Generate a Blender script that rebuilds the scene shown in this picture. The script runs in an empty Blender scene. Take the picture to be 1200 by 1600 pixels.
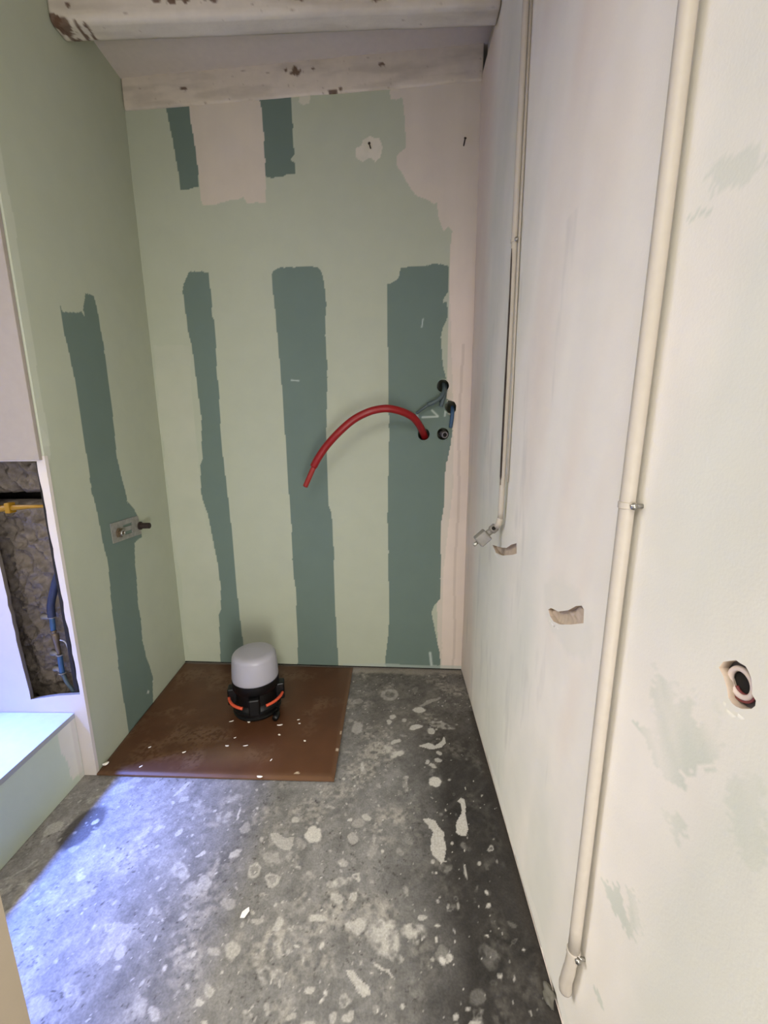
import bpy, bmesh, math, random
import numpy as np
from mathutils import Vector, Matrix
from mathutils.geometry import tessellate_polygon

S = bpy.context.scene
COL = S.collection

# ------------------------------------------------------------------ camera
cd = bpy.data.cameras.new('camera'); cam = bpy.data.objects.new('camera', cd); COL.objects.link(cam)
cd.sensor_fit = 'VERTICAL'; cd.sensor_height = 36.0; cd.lens = 651.0/1600*36.0; cd.clip_start = 0.02; cd.clip_end = 60
_dy = Vector((13/651, 132/651, -1)).normalized()
_dz = -Vector((18/651, -3210/651, -1)).normalized()
_dz = (_dz - _dy*_dz.dot(_dy)).normalized(); _dx = _dy.cross(_dz)
cam.matrix_world = Matrix.Translation((0, 0, 1.2)) @ Matrix((_dx, _dy, _dz)).to_4x4()
S.camera = cam

# ------------------------------------------------------------------ world, lights, exposure
w = bpy.data.worlds.new('world'); S.world = w; w.use_nodes = True
w.node_tree.nodes['Background'].inputs[0].default_value = (.62, .74, 1, 1)
w.node_tree.nodes['Background'].inputs[1].default_value = .05
S.view_settings.view_transform = 'Standard'; S.view_settings.look = 'None'
S.view_settings.gamma = 1; S.view_settings.use_curve_mapping = False
S.view_settings.exposure = 0.0

def area(name, loc, target, sx, sy, power, col, spread=180):
    l = bpy.data.lights.new(name, 'AREA'); l.shape = 'RECTANGLE'; l.size = sx; l.size_y = sy
    l.energy = power; l.color = col; l.spread = math.radians(spread)
    o = bpy.data.objects.new(name, l); COL.objects.link(o); o.location = loc
    o.rotation_euler = (Vector(target)-Vector(loc)).to_track_quat('-Z', 'Y').to_euler()
    return o
# a strip of blue sky high above the narrow courtyard, and the pale sunlit facade across it
area('blue_sky_overhead', (-3.55, .74, 6.1), (-.8, .74, 0), 1.5, 1.6, 840, (.13, .25, 1.0), 60)
area('bright_sky', (-3.9, .6, 5.2), (-.8, .7, .2), 1.6, 3.0, 200, (1.0, .97, .93))
area('hazy_sky', (-5.2, .6, 4.6), (-.6, .7, .6), 3.0, 3.4, 340, (1.0, .96, .89))
area('overhead_fill_behind', (-.3, -.7, 2.25), (-.3, -.7, 0), 1.0, 1.0, 31, (1.0, .97, .88))  # added overhead fill behind the camera, no fixture modelled
area('side_fill_behind', (.30, -.55, .55), (-1, .0, .4), .8, 1.0, 56, (1.0, .98, .95))  # added low fill in front of the solid right wall, no window there

random.seed(3)
DATA = {
 'stripe_a': [[0.218,1.8614],[0.207,1.8585],[0.1772,1.8117],[0.1713,1.7895],[0.1744,1.7151],[0.1794,1.6229],[0.1926,1.5355],[0.1976,1.3982],[0.2007,1.3138],[0.2059,1.2496],[0.1962,1.148],[0.1916,1.0592],[0.1787,1.0292],[0.171,0.8996],[0.1768,0.8609],[0.1914,0.8063],[0.194,0.7905],[0.207,0.671],[0.2231,0.5322],[0.2252,0.415],[0.2194,0.3466],[0.2198,0.3035],[0.2034,0.2771],[0.2006,0.2246],[0.1979,0.1448],[0.1904,0.0273],[0.194,0.0],[0.2911,-0.0106],[0.3154,0.0312],[0.3196,0.1214],[0.3112,0.2536],[0.3087,0.3827],[0.3055,0.55],[0.3063,0.7122],[0.3013,0.846],[0.3021,0.807],[0.2965,0.9764],[0.2911,1.0962],[0.2934,1.2561],[0.2982,1.3552],[0.2943,1.4385],[0.3013,1.5607],[0.2999,1.6273],[0.3013,1.6667],[0.2941,1.6832],[0.2972,1.7576],[0.2947,1.8088],[0.2922,1.8594]],
 'stripe_b': [[0.5979,1.868],[0.7732,1.8669],[0.7842,1.8491],[0.7944,1.8066],[0.8016,1.7208],[0.7929,1.6483],[0.7929,1.5295],[0.7989,1.4689],[0.7924,1.3455],[0.7852,1.2267],[0.7827,1.051],[0.7817,0.8473],[0.795,0.8038],[0.8007,0.7066],[0.7997,0.5249],[0.7981,0.3173],[0.8033,0.1808],[0.8053,0.0203],[0.8064,-0.0103],[0.5953,-0.0173],[0.6025,0.1354],[0.6007,0.2543],[0.6072,0.3899],[0.6004,0.475],[0.5974,0.5956],[0.602,0.7225],[0.5978,0.8636],[0.5946,1.0514],[0.5903,1.2199],[0.5898,1.3633],[0.5871,1.4642],[0.5822,1.5931],[0.5781,1.6893],[0.5705,1.7764],[0.5684,1.8335],[0.5777,1.858]],
 'stripe_c': [[1.1177,1.8542],[1.2869,1.8634],[1.3132,1.8593],[1.3209,1.8488],[1.3196,1.7517],[1.3012,1.731],[1.2977,1.7169],[1.3166,1.72],[1.3182,1.6523],[1.2999,1.6166],[1.293,1.5804],[1.2982,1.5215],[1.3034,1.4619],[1.3162,1.4165],[1.3291,1.3707],[1.3219,1.3402],[1.3326,1.2937],[1.353,1.2153],[1.3538,1.1836],[1.3434,1.1196],[1.333,1.0507],[1.3294,1.0509],[1.3231,0.9684],[1.3219,0.8419],[1.3111,0.7643],[1.3136,0.5695],[1.3127,0.4875],[1.3149,0.3855],[1.285,0.3472],[1.2751,0.3091],[1.2867,0.2519],[1.3063,0.1554],[1.3214,0.0768],[1.3232,-0.0083],[1.058,-0.0172],[1.0444,0.028],[1.0633,0.1976],[1.0682,0.3234],[1.0685,0.418],[1.0643,0.4831],[1.0647,0.6201],[1.061,0.7709],[1.0642,0.9679],[1.0682,1.0508],[1.0688,1.2645],[1.0656,1.4953],[1.0624,1.6791],[1.0606,1.793],[1.0797,1.796],[1.1102,1.8127],[1.1178,1.8334]],
 'filler_edge': [[1.0751,2.4778],[1.078,2.453],[1.1042,2.4518],[1.1245,2.4608],[1.1274,2.4409],[1.1366,2.3554],[1.141,2.289],[1.1043,2.2595],[1.1013,2.2284],[1.1223,2.2015],[1.1465,2.1637],[1.1768,2.1254],[1.2192,2.1026],[1.2555,2.0906],[1.2675,2.0902],[1.2713,2.047],[1.2844,2.0031],[1.2968,1.9863],[1.3116,2.0022],[1.3302,1.9853],[1.3231,1.9081],[1.3223,1.8203],[1.3222,1.3852],[1.3099,0.9339],[1.2974,0.3697],[1.3183,-0.044],[1.6488,-0.0325],[1.5156,2.5477],[1.0835,2.5068]],
 'filler_in': [[1.425,2.4761],[1.334,2.1726],[1.3298,2.0017],[1.3231,1.9081],[1.3223,1.8203],[1.353,1.2761],[1.3623,0.9341],[1.3254,0.5012],[1.3312,-0.0435],[1.6488,-0.0325],[1.5156,2.5477]],
 'stripe_d': [[0.1695,2.4988],[0.2736,2.4941],[0.2758,2.4033],[0.2824,2.3359],[0.2859,2.2676],[0.2809,2.181],[0.253,2.1761],[0.201,2.1709],[0.2011,2.2363],[0.1928,2.3169],[0.1819,2.4018]],
 'stripe_e': [[0.5493,2.4948],[0.6875,2.4938],[0.6888,2.391],[0.6899,2.2801],[0.6726,2.2639],[0.6915,2.2462],[0.69,2.215],[0.6332,2.2057],[0.5698,2.204],[0.5683,2.2849],[0.5655,2.3963]],
 'filler_top': [[0.2686,2.497],[0.3385,2.5046],[0.4825,2.5114],[0.5558,2.4945],[0.5633,2.4619],[0.567,2.3687],[0.5692,2.2679],[0.566,2.1765],[0.5593,2.1126],[0.483,2.1152],[0.4708,2.1332],[0.4125,2.1264],[0.3155,2.112],[0.2886,2.1189],[0.2843,2.1808],[0.2836,2.2791],[0.278,2.3586],[0.2691,2.4368]],
 'spot': [[0.9976,2.3359],[1.0332,2.3242],[1.0478,2.2928],[1.0387,2.2621],[1.0175,2.2421],[0.9967,2.2586],[0.9664,2.2467],[0.9367,2.2662],[0.936,2.2922],[0.9613,2.3015],[0.9676,2.3218]],
 'spot_small': [[0.7202,2.4816],[0.761,2.4797],[0.7598,2.4519],[0.734,2.4466],[0.7166,2.4603]],
 'pale_zone': [[0.0146,1.5655],[0.1916,1.5625],[0.1668,0.8061],[0.231,0.4824],[0.1782,0.0633],[0.0267,0.0514],[0.0014,0.8678]],
 'left_stripe': [[0.167,1.5908],[0.1726,1.5686],[0.2672,1.5885],[0.2812,1.5781],[0.2791,1.6058],[0.3035,1.661],[0.347,1.6658],[0.3571,1.6314],[0.3646,1.5627],[0.3696,1.4579],[0.3686,1.3663],[0.3689,1.2786],[0.3641,1.189],[0.3579,1.0918],[0.3726,1.0156],[0.3852,0.95],[0.3916,0.9033],[0.3836,0.9178],[0.4318,0.8758],[0.4475,0.8385],[0.4645,0.7472],[0.4015,0.74],[0.3854,0.6414],[0.382,0.5726],[0.3687,0.4858],[0.3764,0.4101],[0.3685,0.3185],[0.3764,0.2391],[0.3964,0.181],[0.4095,0.1179],[0.3801,-0.0129],[0.1961,0.0006],[0.1959,0.1237],[0.1925,0.3],[0.2008,0.4296],[0.2024,0.527],[0.2187,0.7109],[0.2069,0.8065],[0.1998,0.8975],[0.1951,0.9565],[0.1875,0.9806],[0.1888,1.1202],[0.186,1.2547],[0.1843,1.3533],[0.175,1.4477],[0.1657,1.5046],[0.1656,1.5526]],
 'left_patch': [[-0.0092,1.2237],[0.0092,1.2008],[0.0224,1.1824],[0.0297,1.1344],[0.014,1.0953],[-0.0172,1.0953]],
 'smudge_1': [[0.5157,0.9004],[0.5008,0.878],[0.4733,0.8858],[0.4623,0.8536],[0.4374,0.8975],[0.4287,0.854],[0.3955,0.9041],[0.383,0.8741],[0.4325,0.7918],[0.4172,0.777],[0.4315,0.7657],[0.4822,0.7593],[0.518,0.7734],[0.552,0.7737],[0.515,0.7873],[0.4897,0.7969]],
 'smudge_2': [[0.4637,0.7181],[0.439,0.7371],[0.4173,0.7262],[0.4239,0.7062],[0.4468,0.7069]],
 'smudge_3': [[0.3788,0.8372],[0.3391,0.8704],[0.3278,0.8398],[0.3285,0.7783],[0.3524,0.7832]],
 'smudge_4': [[0.5515,0.4679],[0.5122,0.5251],[0.4934,0.4971],[0.4572,0.4984],[0.5107,0.4489]],
 'smudge_5': [[0.4891,0.5386],[0.4627,0.554],[0.4493,0.515],[0.4695,0.5014]],
 'smudge_6': [[0.5506,1.4358],[0.5165,1.4302],[0.5171,1.4243],[0.5442,1.4303]],
 'smudge_7': [[0.5322,1.4707],[0.4591,1.4721],[0.4506,1.4465],[0.5169,1.4415]],
 'smudge_8': [[0.5542,0.2288],[0.5341,0.259],[0.4966,0.2696],[0.5217,0.2383]],
 'gouge_small': [[1.3938,0.8014],[1.3459,0.8112],[1.2762,0.8261],[1.2225,0.8408],[1.1752,0.8644],[1.1262,0.8826],[1.1177,0.855],[1.1616,0.8376],[1.2621,0.8042],[1.3415,0.7887]],
 'gouge_large': [[0.8688,0.8027],[0.8555,0.8125],[0.8156,0.8228],[0.7718,0.8455],[0.74,0.8689],[0.7184,0.8795],[0.7081,0.8764],[0.7056,0.8512],[0.7527,0.8251],[0.8027,0.8002],[0.8355,0.7904],[0.8564,0.7933]],
 'socket': [[0.4063,0.9492],[0.4021,0.9584],[0.3948,0.9639],[0.3877,0.9689],[0.3829,0.9687],[0.3761,0.9693],[0.3717,0.9659],[0.3679,0.9615],[0.365,0.9525],[0.3642,0.9469],[0.3592,0.9436],[0.3589,0.9383],[0.3621,0.9328],[0.3719,0.9255],[0.3785,0.9232],[0.3833,0.9233],[0.3888,0.9259],[0.3921,0.934],[0.3992,0.944]],
 'socket_ring': [[0.3935,0.9433],[0.3922,0.9514],[0.3859,0.9604],[0.3788,0.9635],[0.371,0.9623],[0.3661,0.96],[0.363,0.9443],[0.3815,0.9383],[0.3881,0.9389]],
 'opening': [[-1.1845,1.1042],[-1.0725,1.1038],[-1.0591,0.3198],[-1.2327,0.2989],[-1.2542,0.7419]],
 'ledge_patch': [[1.2036,0.238],[1.2333,0.2387],[1.2356,0.0211],[1.1838,0.0288],[1.182,0.088],[1.1628,0.1694],[1.1613,0.2253],[1.1854,0.2367]],
 'hole_1': [1.3057,1.3773,0.0265],
 'hole_3': [1.2248,1.1697,0.0266],
 'hole_4': [1.3104,1.1707,0.0264],
 'hole_2': [[1.3407,1.3146],[1.3577,1.309],[1.3665,1.2925],[1.3643,1.2706],[1.3479,1.2569],[1.3308,1.2625],[1.3163,1.2819],[1.3159,1.3011],[1.327,1.3038],[1.3296,1.3147]],
 'plate': [[0.2586,0.852],[0.3021,0.8495],[0.3792,0.8478],[0.4439,0.8439],[0.4554,0.763],[0.3616,0.7685],[0.2611,0.7742]],
 'plate_slot1': [[0.3331,0.8282],[0.3951,0.827],[0.3972,0.8158],[0.3352,0.8186]],
 'plate_slot2': [[0.3355,0.8004],[0.3911,0.7984],[0.3926,0.7846],[0.3371,0.7882]],
 'plate_boss': [[0.3008,0.8066],[0.4596,0.8039]],
 'splats': [[-0.0136,1.7074,0.0411,0.0004,0.0003,-0.0413,0.6,1],[0.1147,1.6028,0.0249,0.0003,-0.0013,-0.0207,1,0],[0.0975,1.4962,0.0289,0.0075,0.001,-0.0145,1,0],[0.0036,1.5565,0.0135,0.0002,-0.0001,-0.0158,0.9,0],[-0.0178,1.5249,0.0106,0.0002,0.0001,-0.0152,0.9,0],[0.0436,1.5334,0.0107,0.0002,-0.0003,-0.0115,0.7,0],[-0.1455,1.4894,0.0235,0.0003,0.0027,-0.0327,0.55,0],[0.1582,1.475,0.0154,0.0002,-0.0017,-0.018,0.8,0],[0.2007,1.5087,0.054,-0.0163,-0.0048,-0.0183,0.5,2],[0.0157,1.4171,0.0194,0.0073,0.0018,-0.0097,0.8,0],[-0.0213,1.3769,0.0195,0.0003,0.0002,-0.0223,0.4,2],[0.0199,1.3583,0.0216,0.0003,-0.0002,-0.0125,0.85,0],[0.0029,1.3425,0.012,0.0002,0.0,-0.0092,0.8,0],[-0.1104,1.2901,0.0069,0.0001,0.0016,-0.0228,0.8,0],[0.0443,1.2178,0.0088,0.0001,-0.0011,-0.0358,0.6,2],[0.1464,1.2298,0.0199,0.0003,-0.0021,-0.021,1,0],[0.1739,1.3604,0.0097,0.0001,-0.0013,-0.0125,0.7,0],[0.1675,1.3234,0.0141,0.0002,-0.0009,-0.009,0.7,0],[0.1294,1.3169,0.0094,0.0001,-0.001,-0.0119,0.7,0],[0.1441,1.2994,0.0116,0.0001,-0.0008,-0.0087,0.7,0],[-0.0844,1.0935,0.0154,-0.0058,-0.0028,-0.0103,0.7,0],[-0.1203,1.024,0.0153,0.0003,0.0015,-0.0156,0.5,0],[-0.0571,1.023,0.0057,0.0001,0.0006,-0.0156,0.4,0],[-0.1049,1.0715,0.0198,0.0003,0.0012,-0.0147,0.35,0],[0.1991,0.932,0.0035,0.0007,0.001,-0.0211,0.6,0],[0.2424,0.955,0.0054,0.0,-0.0015,-0.007,0.7,0],[0.2833,1.0011,0.0093,0.0001,-0.0021,-0.0094,0.7,1],[0.2474,0.8811,0.0041,0.002,0.0027,-0.0066,0.9,0],[0.2457,0.8511,0.0065,0.0001,-0.0013,-0.0059,0.8,0],[0.1668,0.8484,0.0049,0.0,-0.0015,-0.0102,0.5,0],[0.0354,0.8824,0.0102,0.0002,-0.0004,-0.0123,0.4,2],[-0.103,0.914,0.0105,0.0001,0.0008,-0.0099,0.8,1],[-0.1039,0.8664,0.01,0.0002,0.0011,-0.012,0.7,0],[-0.1366,0.902,0.0242,0.0004,0.0013,-0.0112,0.6,2],[-0.1454,0.8628,0.0109,0.0062,0.0119,-0.0153,0.5,0],[-0.1389,0.9527,0.0162,0.0002,0.001,-0.0088,0.5,0],[-0.0218,0.7784,0.0363,0.0116,0.0169,-0.037,0.75,2],[0.051,0.7899,0.0295,0.0005,-0.0011,-0.0218,0.75,2],[0.0735,0.8227,0.0108,0.0035,0.0022,-0.0065,0.7,0],[0.1098,0.8041,0.0079,0.0001,-0.0003,-0.0034,0.9,0],[0.1037,0.7753,0.0038,0.0,-0.0008,-0.0076,0.8,0],[0.1127,0.7351,0.007,0.0026,0.0045,-0.0094,0.95,0],[0.1276,0.7366,0.0088,0.0001,-0.0014,-0.0105,0.8,2],[0.01,0.7358,0.0176,0.0003,-0.0002,-0.0139,0.5,2],[0.0198,0.6569,0.0054,0.0001,-0.0001,-0.0049,0.7,0],[0.1587,0.6563,0.0054,0.0001,-0.0007,-0.004,0.7,0],[0.1297,0.6422,0.0066,0.0001,-0.0009,-0.0058,0.7,0],[0.1695,0.6362,0.0106,0.0001,-0.0011,-0.0057,0.6,2],[0.241,0.711,0.0036,0.0001,-0.0014,-0.0055,0.6,0],[-0.3078,1.0793,0.013,0.0002,0.0032,-0.0139,0.75,0],[-0.2388,1.0323,0.0231,0.0003,0.0051,-0.0275,1,0],[-0.3448,0.9621,0.0237,0.0003,0.007,-0.0247,0.4,2],[-0.3846,0.9264,0.0195,0.0003,0.0071,-0.0216,0.6,1],[-0.3278,0.9023,0.0191,0.0003,0.0054,-0.0192,0.75,1],[-0.5068,0.8914,0.0173,0.0003,0.0084,-0.0188,0.6,0],[-0.5326,0.8799,0.0205,0.0003,0.0087,-0.0185,0.45,0],[-0.5925,0.9232,0.0231,0.0004,0.0117,-0.0232,0.5,1],[-0.6507,1.0343,0.0087,-0.0046,-0.0024,-0.015,0.8,0],[-0.5528,0.9698,0.0093,0.0056,0.0046,-0.0049,1,0],[-0.4563,0.975,0.0136,0.013,0.0081,-0.0074,0.8,0],[-0.5315,1.0892,0.0259,0.0057,0.0108,-0.0192,0.65,2],[-0.6429,1.1357,0.0168,0.0003,0.0065,-0.014,0.6,2],[-0.693,1.147,0.0127,0.0068,0.0073,-0.0089,0.6,0],[-0.7207,1.1346,0.0063,0.0001,0.0036,-0.007,1,0],[-0.5232,1.1543,0.0213,0.0003,0.0089,-0.0238,0.5,2],[-0.452,1.0537,0.0157,0.0003,0.0057,-0.0164,0.45,0],[-0.3909,1.016,0.0057,0.0001,0.003,-0.0097,0.6,0],[-0.2645,0.9385,0.009,0.0002,0.0019,-0.0085,0.6,0],[-0.2322,0.9203,0.0071,0.0001,0.0014,-0.0067,0.5,0],[-0.3376,0.8598,0.0151,0.0002,0.0032,-0.0105,0.6,2],[-0.1618,0.8968,0.0137,0.0002,0.0013,-0.0096,0.5,0],[-0.1339,1.084,0.008,0.0001,0.0006,-0.0065,0.9,0],[-0.204,1.1233,0.0145,0.0002,0.0007,-0.0046,0.5,0],[-0.3775,0.7476,0.0169,-0.0009,0.0054,-0.0202,0.6,0],[-0.4182,0.7433,0.0125,0.0043,0.0079,-0.009,0.5,0],[-0.3538,0.8272,0.0081,0.0001,0.0019,-0.0056,0.7,0],[-0.2862,0.8005,0.0127,-0.0044,-0.0043,-0.0158,0.65,0],[-0.2375,0.7959,0.0314,0.0005,0.0015,-0.0066,0.6,2],[-0.1869,0.813,0.0208,0.0003,0.0014,-0.0082,0.7,0],[-0.3385,0.8051,0.0127,0.0002,0.0021,-0.0068,0.5,0],[-0.4206,0.8435,0.0199,0.0003,0.0056,-0.0144,0.45,0],[-0.2838,0.7069,0.023,0.0004,0.0042,-0.0143,0.45,2],[-0.2278,0.7599,0.0091,0.0001,0.0008,-0.0037,0.8,0],[-0.1684,0.7596,0.0051,-0.0018,-0.0032,-0.0079,0.8,0],[-0.1862,0.6813,0.0111,0.0001,0.0012,-0.0063,0.7,2],[-0.1021,0.667,0.0124,0.0002,0.0012,-0.0101,0.5,1],[-0.0869,0.8023,0.0252,0.0004,0.0015,-0.0185,0.6,2],[-0.4004,0.6746,0.0126,0.0002,0.004,-0.0093,0.6,0],[-0.4152,0.6578,0.0102,0.0016,0.0034,-0.0049,0.85,0],[-0.4515,0.6812,0.0057,0.0,0.0031,-0.0064,0.7,0],[-0.306,0.6368,0.0134,0.0003,0.004,-0.0113,0.7,2],[-0.2686,0.6512,0.0067,0.0001,0.0026,-0.0088,0.45,0],[-0.2158,0.6355,0.012,0.0002,0.0014,-0.0057,0.5,0],[-0.1759,0.6295,0.0171,0.0003,0.0009,-0.0047,0.7,0],[-0.3903,0.6297,0.008,0.0001,0.0021,-0.0047,0.8,0],[-0.1267,0.6369,0.008,0.0002,0.0008,-0.0057,0.6,0],[-0.0935,0.6375,0.0106,0.0002,0.001,-0.0095,0.6,0],[-0.2503,0.6898,0.0028,0.0001,0.0022,-0.0085,0.6,0],[-0.5292,0.8478,0.0133,0.0002,0.0057,-0.0117,0.6,2],[-0.9294,1.0659,0.0064,0.0081,0.0059,-0.0045,0.8,0],[-0.9155,1.0407,0.0135,0.003,0.0089,-0.0101,0.6,2],[-0.714,1.0457,0.008,0.0075,0.0078,-0.0071,0.7,0],[-0.9194,1.1965,0.0399,0.0343,0.0167,-0.0161,0.5,2],[-0.8539,0.9041,0.0098,0.0031,0.0065,-0.0063,0.8,0],[-0.6984,0.7872,0.0142,0.0002,0.0079,-0.0118,0.6,1],[-0.6389,0.7397,0.0091,0.0063,0.0113,-0.0082,0.65,0],[-0.6266,0.7115,0.0063,0.0042,0.0068,-0.0048,0.7,0],[-0.703,0.6685,0.0192,-0.0059,-0.0001,-0.0143,0.5,1],[-0.5379,0.6497,0.0123,0.0002,0.0105,-0.0175,0.45,0],[-0.5026,0.6384,0.0122,0.0002,0.0071,-0.0124,0.65,0],[-0.7524,0.6432,0.0245,0.0004,0.0163,-0.0193,0.45,0],[-0.86,0.7447,0.0084,0.0049,0.0048,-0.0033,0.7,0],[-0.6156,0.8259,0.0054,-0.0017,0.0003,-0.009,0.7,0],[-0.4633,0.727,0.0295,0.0005,0.0076,-0.0161,0.25,2],[-0.2675,0.8343,0.0408,0.0006,0.0049,-0.0197,0.25,2],[-0.8294,0.8551,0.0319,0.0278,0.0251,-0.0178,0.3,2],[-0.1355,0.7093,0.0316,0.0005,0.0015,-0.011,0.2,2],[0.1652,1.6571,0.0503,0.0299,0.002,-0.0122,0.45,0],[-0.0199,0.7174,0.0223,-0.0136,-0.0027,-0.0027,0.7,0],[-0.7194,1.1889,0.0113,0.029,0.0061,-0.0045,0.8,0],[-0.4879,1.101,-0.0018,0.0251,0.0039,-0.0012,1,0],[-0.5288,0.8118,0.0066,0.0113,0.005,-0.0028,0.7,0],[-0.9691,0.8261,0.0175,0.0241,0.006,-0.0034,1,0],[-1.0268,0.9252,0.0144,0.0249,0.003,-0.0018,0.6,0],[-1.0529,0.8952,0.0171,0.0028,0.0034,-0.0032,0.5,0]],
 'fpolys': [[0.9,[[0.212,1.1545],[0.2245,1.1667],[0.2366,1.1609],[0.2372,1.143],[0.2327,1.1284],[0.2293,1.1086],[0.23,1.0839],[0.2293,1.0575],[0.2204,1.0371],[0.2056,1.0343],[0.1928,1.0442],[0.1932,1.0701],[0.2049,1.0917],[0.2166,1.1084],[0.2208,1.1283],[0.2211,1.1457]]],[0.85,[[0.0923,1.09],[0.1126,1.093],[0.1316,1.0825],[0.1395,1.064],[0.1524,1.0487],[0.1538,1.0212],[0.1546,0.9972],[0.1441,0.9605],[0.1532,0.9616],[0.1514,0.958],[0.1383,0.9569],[0.1355,0.9525],[0.1285,0.9625],[0.114,0.9758],[0.109,0.9965],[0.1137,1.0231],[0.1206,1.0457],[0.1125,1.0636],[0.099,1.0793]]],[0.9,[[0.0966,1.3948],[0.1399,1.412],[0.1631,1.3957],[0.1904,1.4194],[0.2037,1.4471],[0.207,1.4129],[0.1865,1.3862],[0.1417,1.3759]]],[0.6,[[-0.3707,1.0359],[-0.3458,1.0337],[-0.3233,1.0215],[-0.2969,1.0219],[-0.2942,1.0],[-0.299,0.9811],[-0.3164,0.9855],[-0.34,0.9945],[-0.3595,1.0136]]],[0.75,[[-0.1074,0.7158],[-0.092,0.716],[-0.0754,0.7014],[-0.0518,0.6874],[-0.0475,0.6762],[-0.0656,0.6704],[-0.0773,0.6785],[-0.0898,0.6925]]],[0.8,[[-1.0464,1.0053],[-1.0635,1.0285],[-1.0677,1.0503],[-1.0497,1.063],[-1.0228,1.0619],[-1.0182,1.0412],[-1.0225,1.0291],[-1.0395,1.0217],[-1.0473,1.0146]]],[1.0,[[-1.0162,0.8812],[-0.9924,0.8891],[-0.9586,0.8783],[-0.9614,0.8582],[-0.9713,0.8379],[-0.9828,0.8333],[-0.9744,0.8616],[-0.9908,0.8778]]],[0.4,[[-0.6914,0.8],[-0.6392,0.7944],[-0.6385,0.7638],[-0.656,0.7517],[-0.6567,0.7262],[-0.6647,0.7125],[-0.6859,0.723],[-0.6924,0.7629]]]],
 'dark_oval': [-0.9555,1.0463,0.0279,0.0715,0.0454,-0.0291,1,0],
 'hose': [[-1.1052,1.285,0.7256],[-1.1297,1.285,0.668],[-1.1458,1.285,0.6212],[-1.1493,1.285,0.5797],[-1.1522,1.285,0.5318],[-1.1489,1.285,0.5076],[-1.148,1.285,0.471],[-1.145,1.285,0.4402],[-1.1467,1.285,0.4091],[-1.147,1.285,0.3714],[-1.1356,1.285,0.3334],[-1.1154,1.285,0.2952]],
 'standoffs': [[-1.1825,1.29,0.5784],[-1.1727,1.29,0.4433],[-1.1733,1.29,0.3838]],
 'lever': [[-1.1178,1.265,0.5064],[-1.1019,1.265,0.5005],[-1.0953,1.265,0.4825],[-1.093,1.265,0.451]],
 'tie': [[-1.264,1.26,0.9528],[-1.2317,1.26,0.957],[-1.1986,1.26,0.9595],[-1.1362,1.26,0.9631],[-1.0879,1.26,0.9646]],
 'red': [[0.1497,1.9452,1.1531],[0.1378,1.9057,1.1767],[0.1171,1.8565,1.2103],[0.0871,1.8178,1.2422],[0.0455,1.7895,1.2626],[-0.0025,1.7715,1.2751],[-0.0473,1.7633,1.2751],[-0.0997,1.7555,1.2623],[-0.1611,1.7581,1.232],[-0.2209,1.7606,1.183],[-0.2782,1.7731,1.1248],[-0.3165,1.7797,1.0734],[-0.3381,1.7856,1.0376]],
 'red_end': [[-0.3319,1.7833,1.046],[-0.3565,1.7864,0.9962],[-0.3791,1.7923,0.9509]],
 'grey1': [[0.2289,1.9419,1.3892],[0.2264,1.892,1.3575],[0.2136,1.8725,1.3319],[0.1914,1.8684,1.313],[0.1531,1.87,1.2946]],
 'grey1b': [[0.1586,1.8698,1.2972],[0.1315,1.8759,1.2787],[0.1072,1.887,1.2602]],
 'grey2': [[0.2375,1.9416,1.3836],[0.2291,1.8899,1.3492],[0.2203,1.8802,1.319],[0.2129,1.8825,1.2894]],
 'bluec': [[0.2712,1.9401,1.289],[0.2651,1.8924,1.2676],[0.2626,1.8885,1.2345],[0.259,1.8966,1.1986]],
 'stub': [[0.2262,1.952,1.1728],[0.2334,1.8897,1.1666]],
 'nails': [[[-0.089,1.8932,2.2962],[-0.083,1.925,2.29]],[[0.2849,1.8795,2.2992],[0.2822,1.9046,2.2834]]],
 'valve': [[0.3413,1.285,0.9144],[0.3283,1.285,0.8937],[0.3167,1.285,0.8833],[0.2954,1.285,0.8646],[0.274,1.285,0.8436],[0.2643,1.285,0.833]],
 'flakes': [[-0.6669,1.5047],[-0.5932,1.502],[-0.4599,1.4852],[-0.3922,1.5171],[-0.4483,1.4306],[-0.3409,1.3984],[-0.6325,1.3691],[-0.5613,1.3708],[-0.4443,1.3025],[-0.6181,1.4122],[-0.4621,1.228],[-0.3824,1.495],[-0.9247,1.3588],[-0.7824,1.3347],[-1.0364,1.2733],[-0.9044,1.2664]],
 'floor_flake': [-0.3724,0.8198],
 'rubble': [0.3545,0.6891],
 'beam_chips': [[-1.0,1.5578,2.4833,4,3],[-1.0503,1.5559,2.4501,9,4],[-1.0263,1.557,2.4406,10,5],[-0.9817,1.559,2.4248,9,3],[-0.987,1.5587,2.4411,3,3],[-0.9594,1.5599,2.4415,3,2],[-0.7263,1.5697,2.4952,7,2.5],[-0.6813,1.5717,2.4926,6,2.5],[-0.6606,1.5726,2.5026,10,2.5],[-0.6358,1.5737,2.4949,4,3],[-0.5563,1.5771,2.5009,8,2.5],[-0.2923,1.5885,2.5045,20,2],[-0.0382,1.5994,2.5079,9,5],[-0.1644,1.594,2.5095,12,2.5],[0.1195,1.6061,2.4652,4,2],[-0.306,1.5881,2.4266,4,2]],
 'back_chips': [[-0.3747,1.9152,2.5604,8,5],[-0.4123,1.9168,2.5643,4,2.5],[-0.3044,1.9123,2.5632,3,2],[-0.037,1.901,2.5664,5,3],[-0.2294,1.9091,2.4864,12,2.5],[-0.1992,1.9079,2.4913,3,3],[-0.8288,1.9343,2.5231,7,2]],
 'ceiling_crack': [-0.9626,1.8665,2.58],
}

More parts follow.
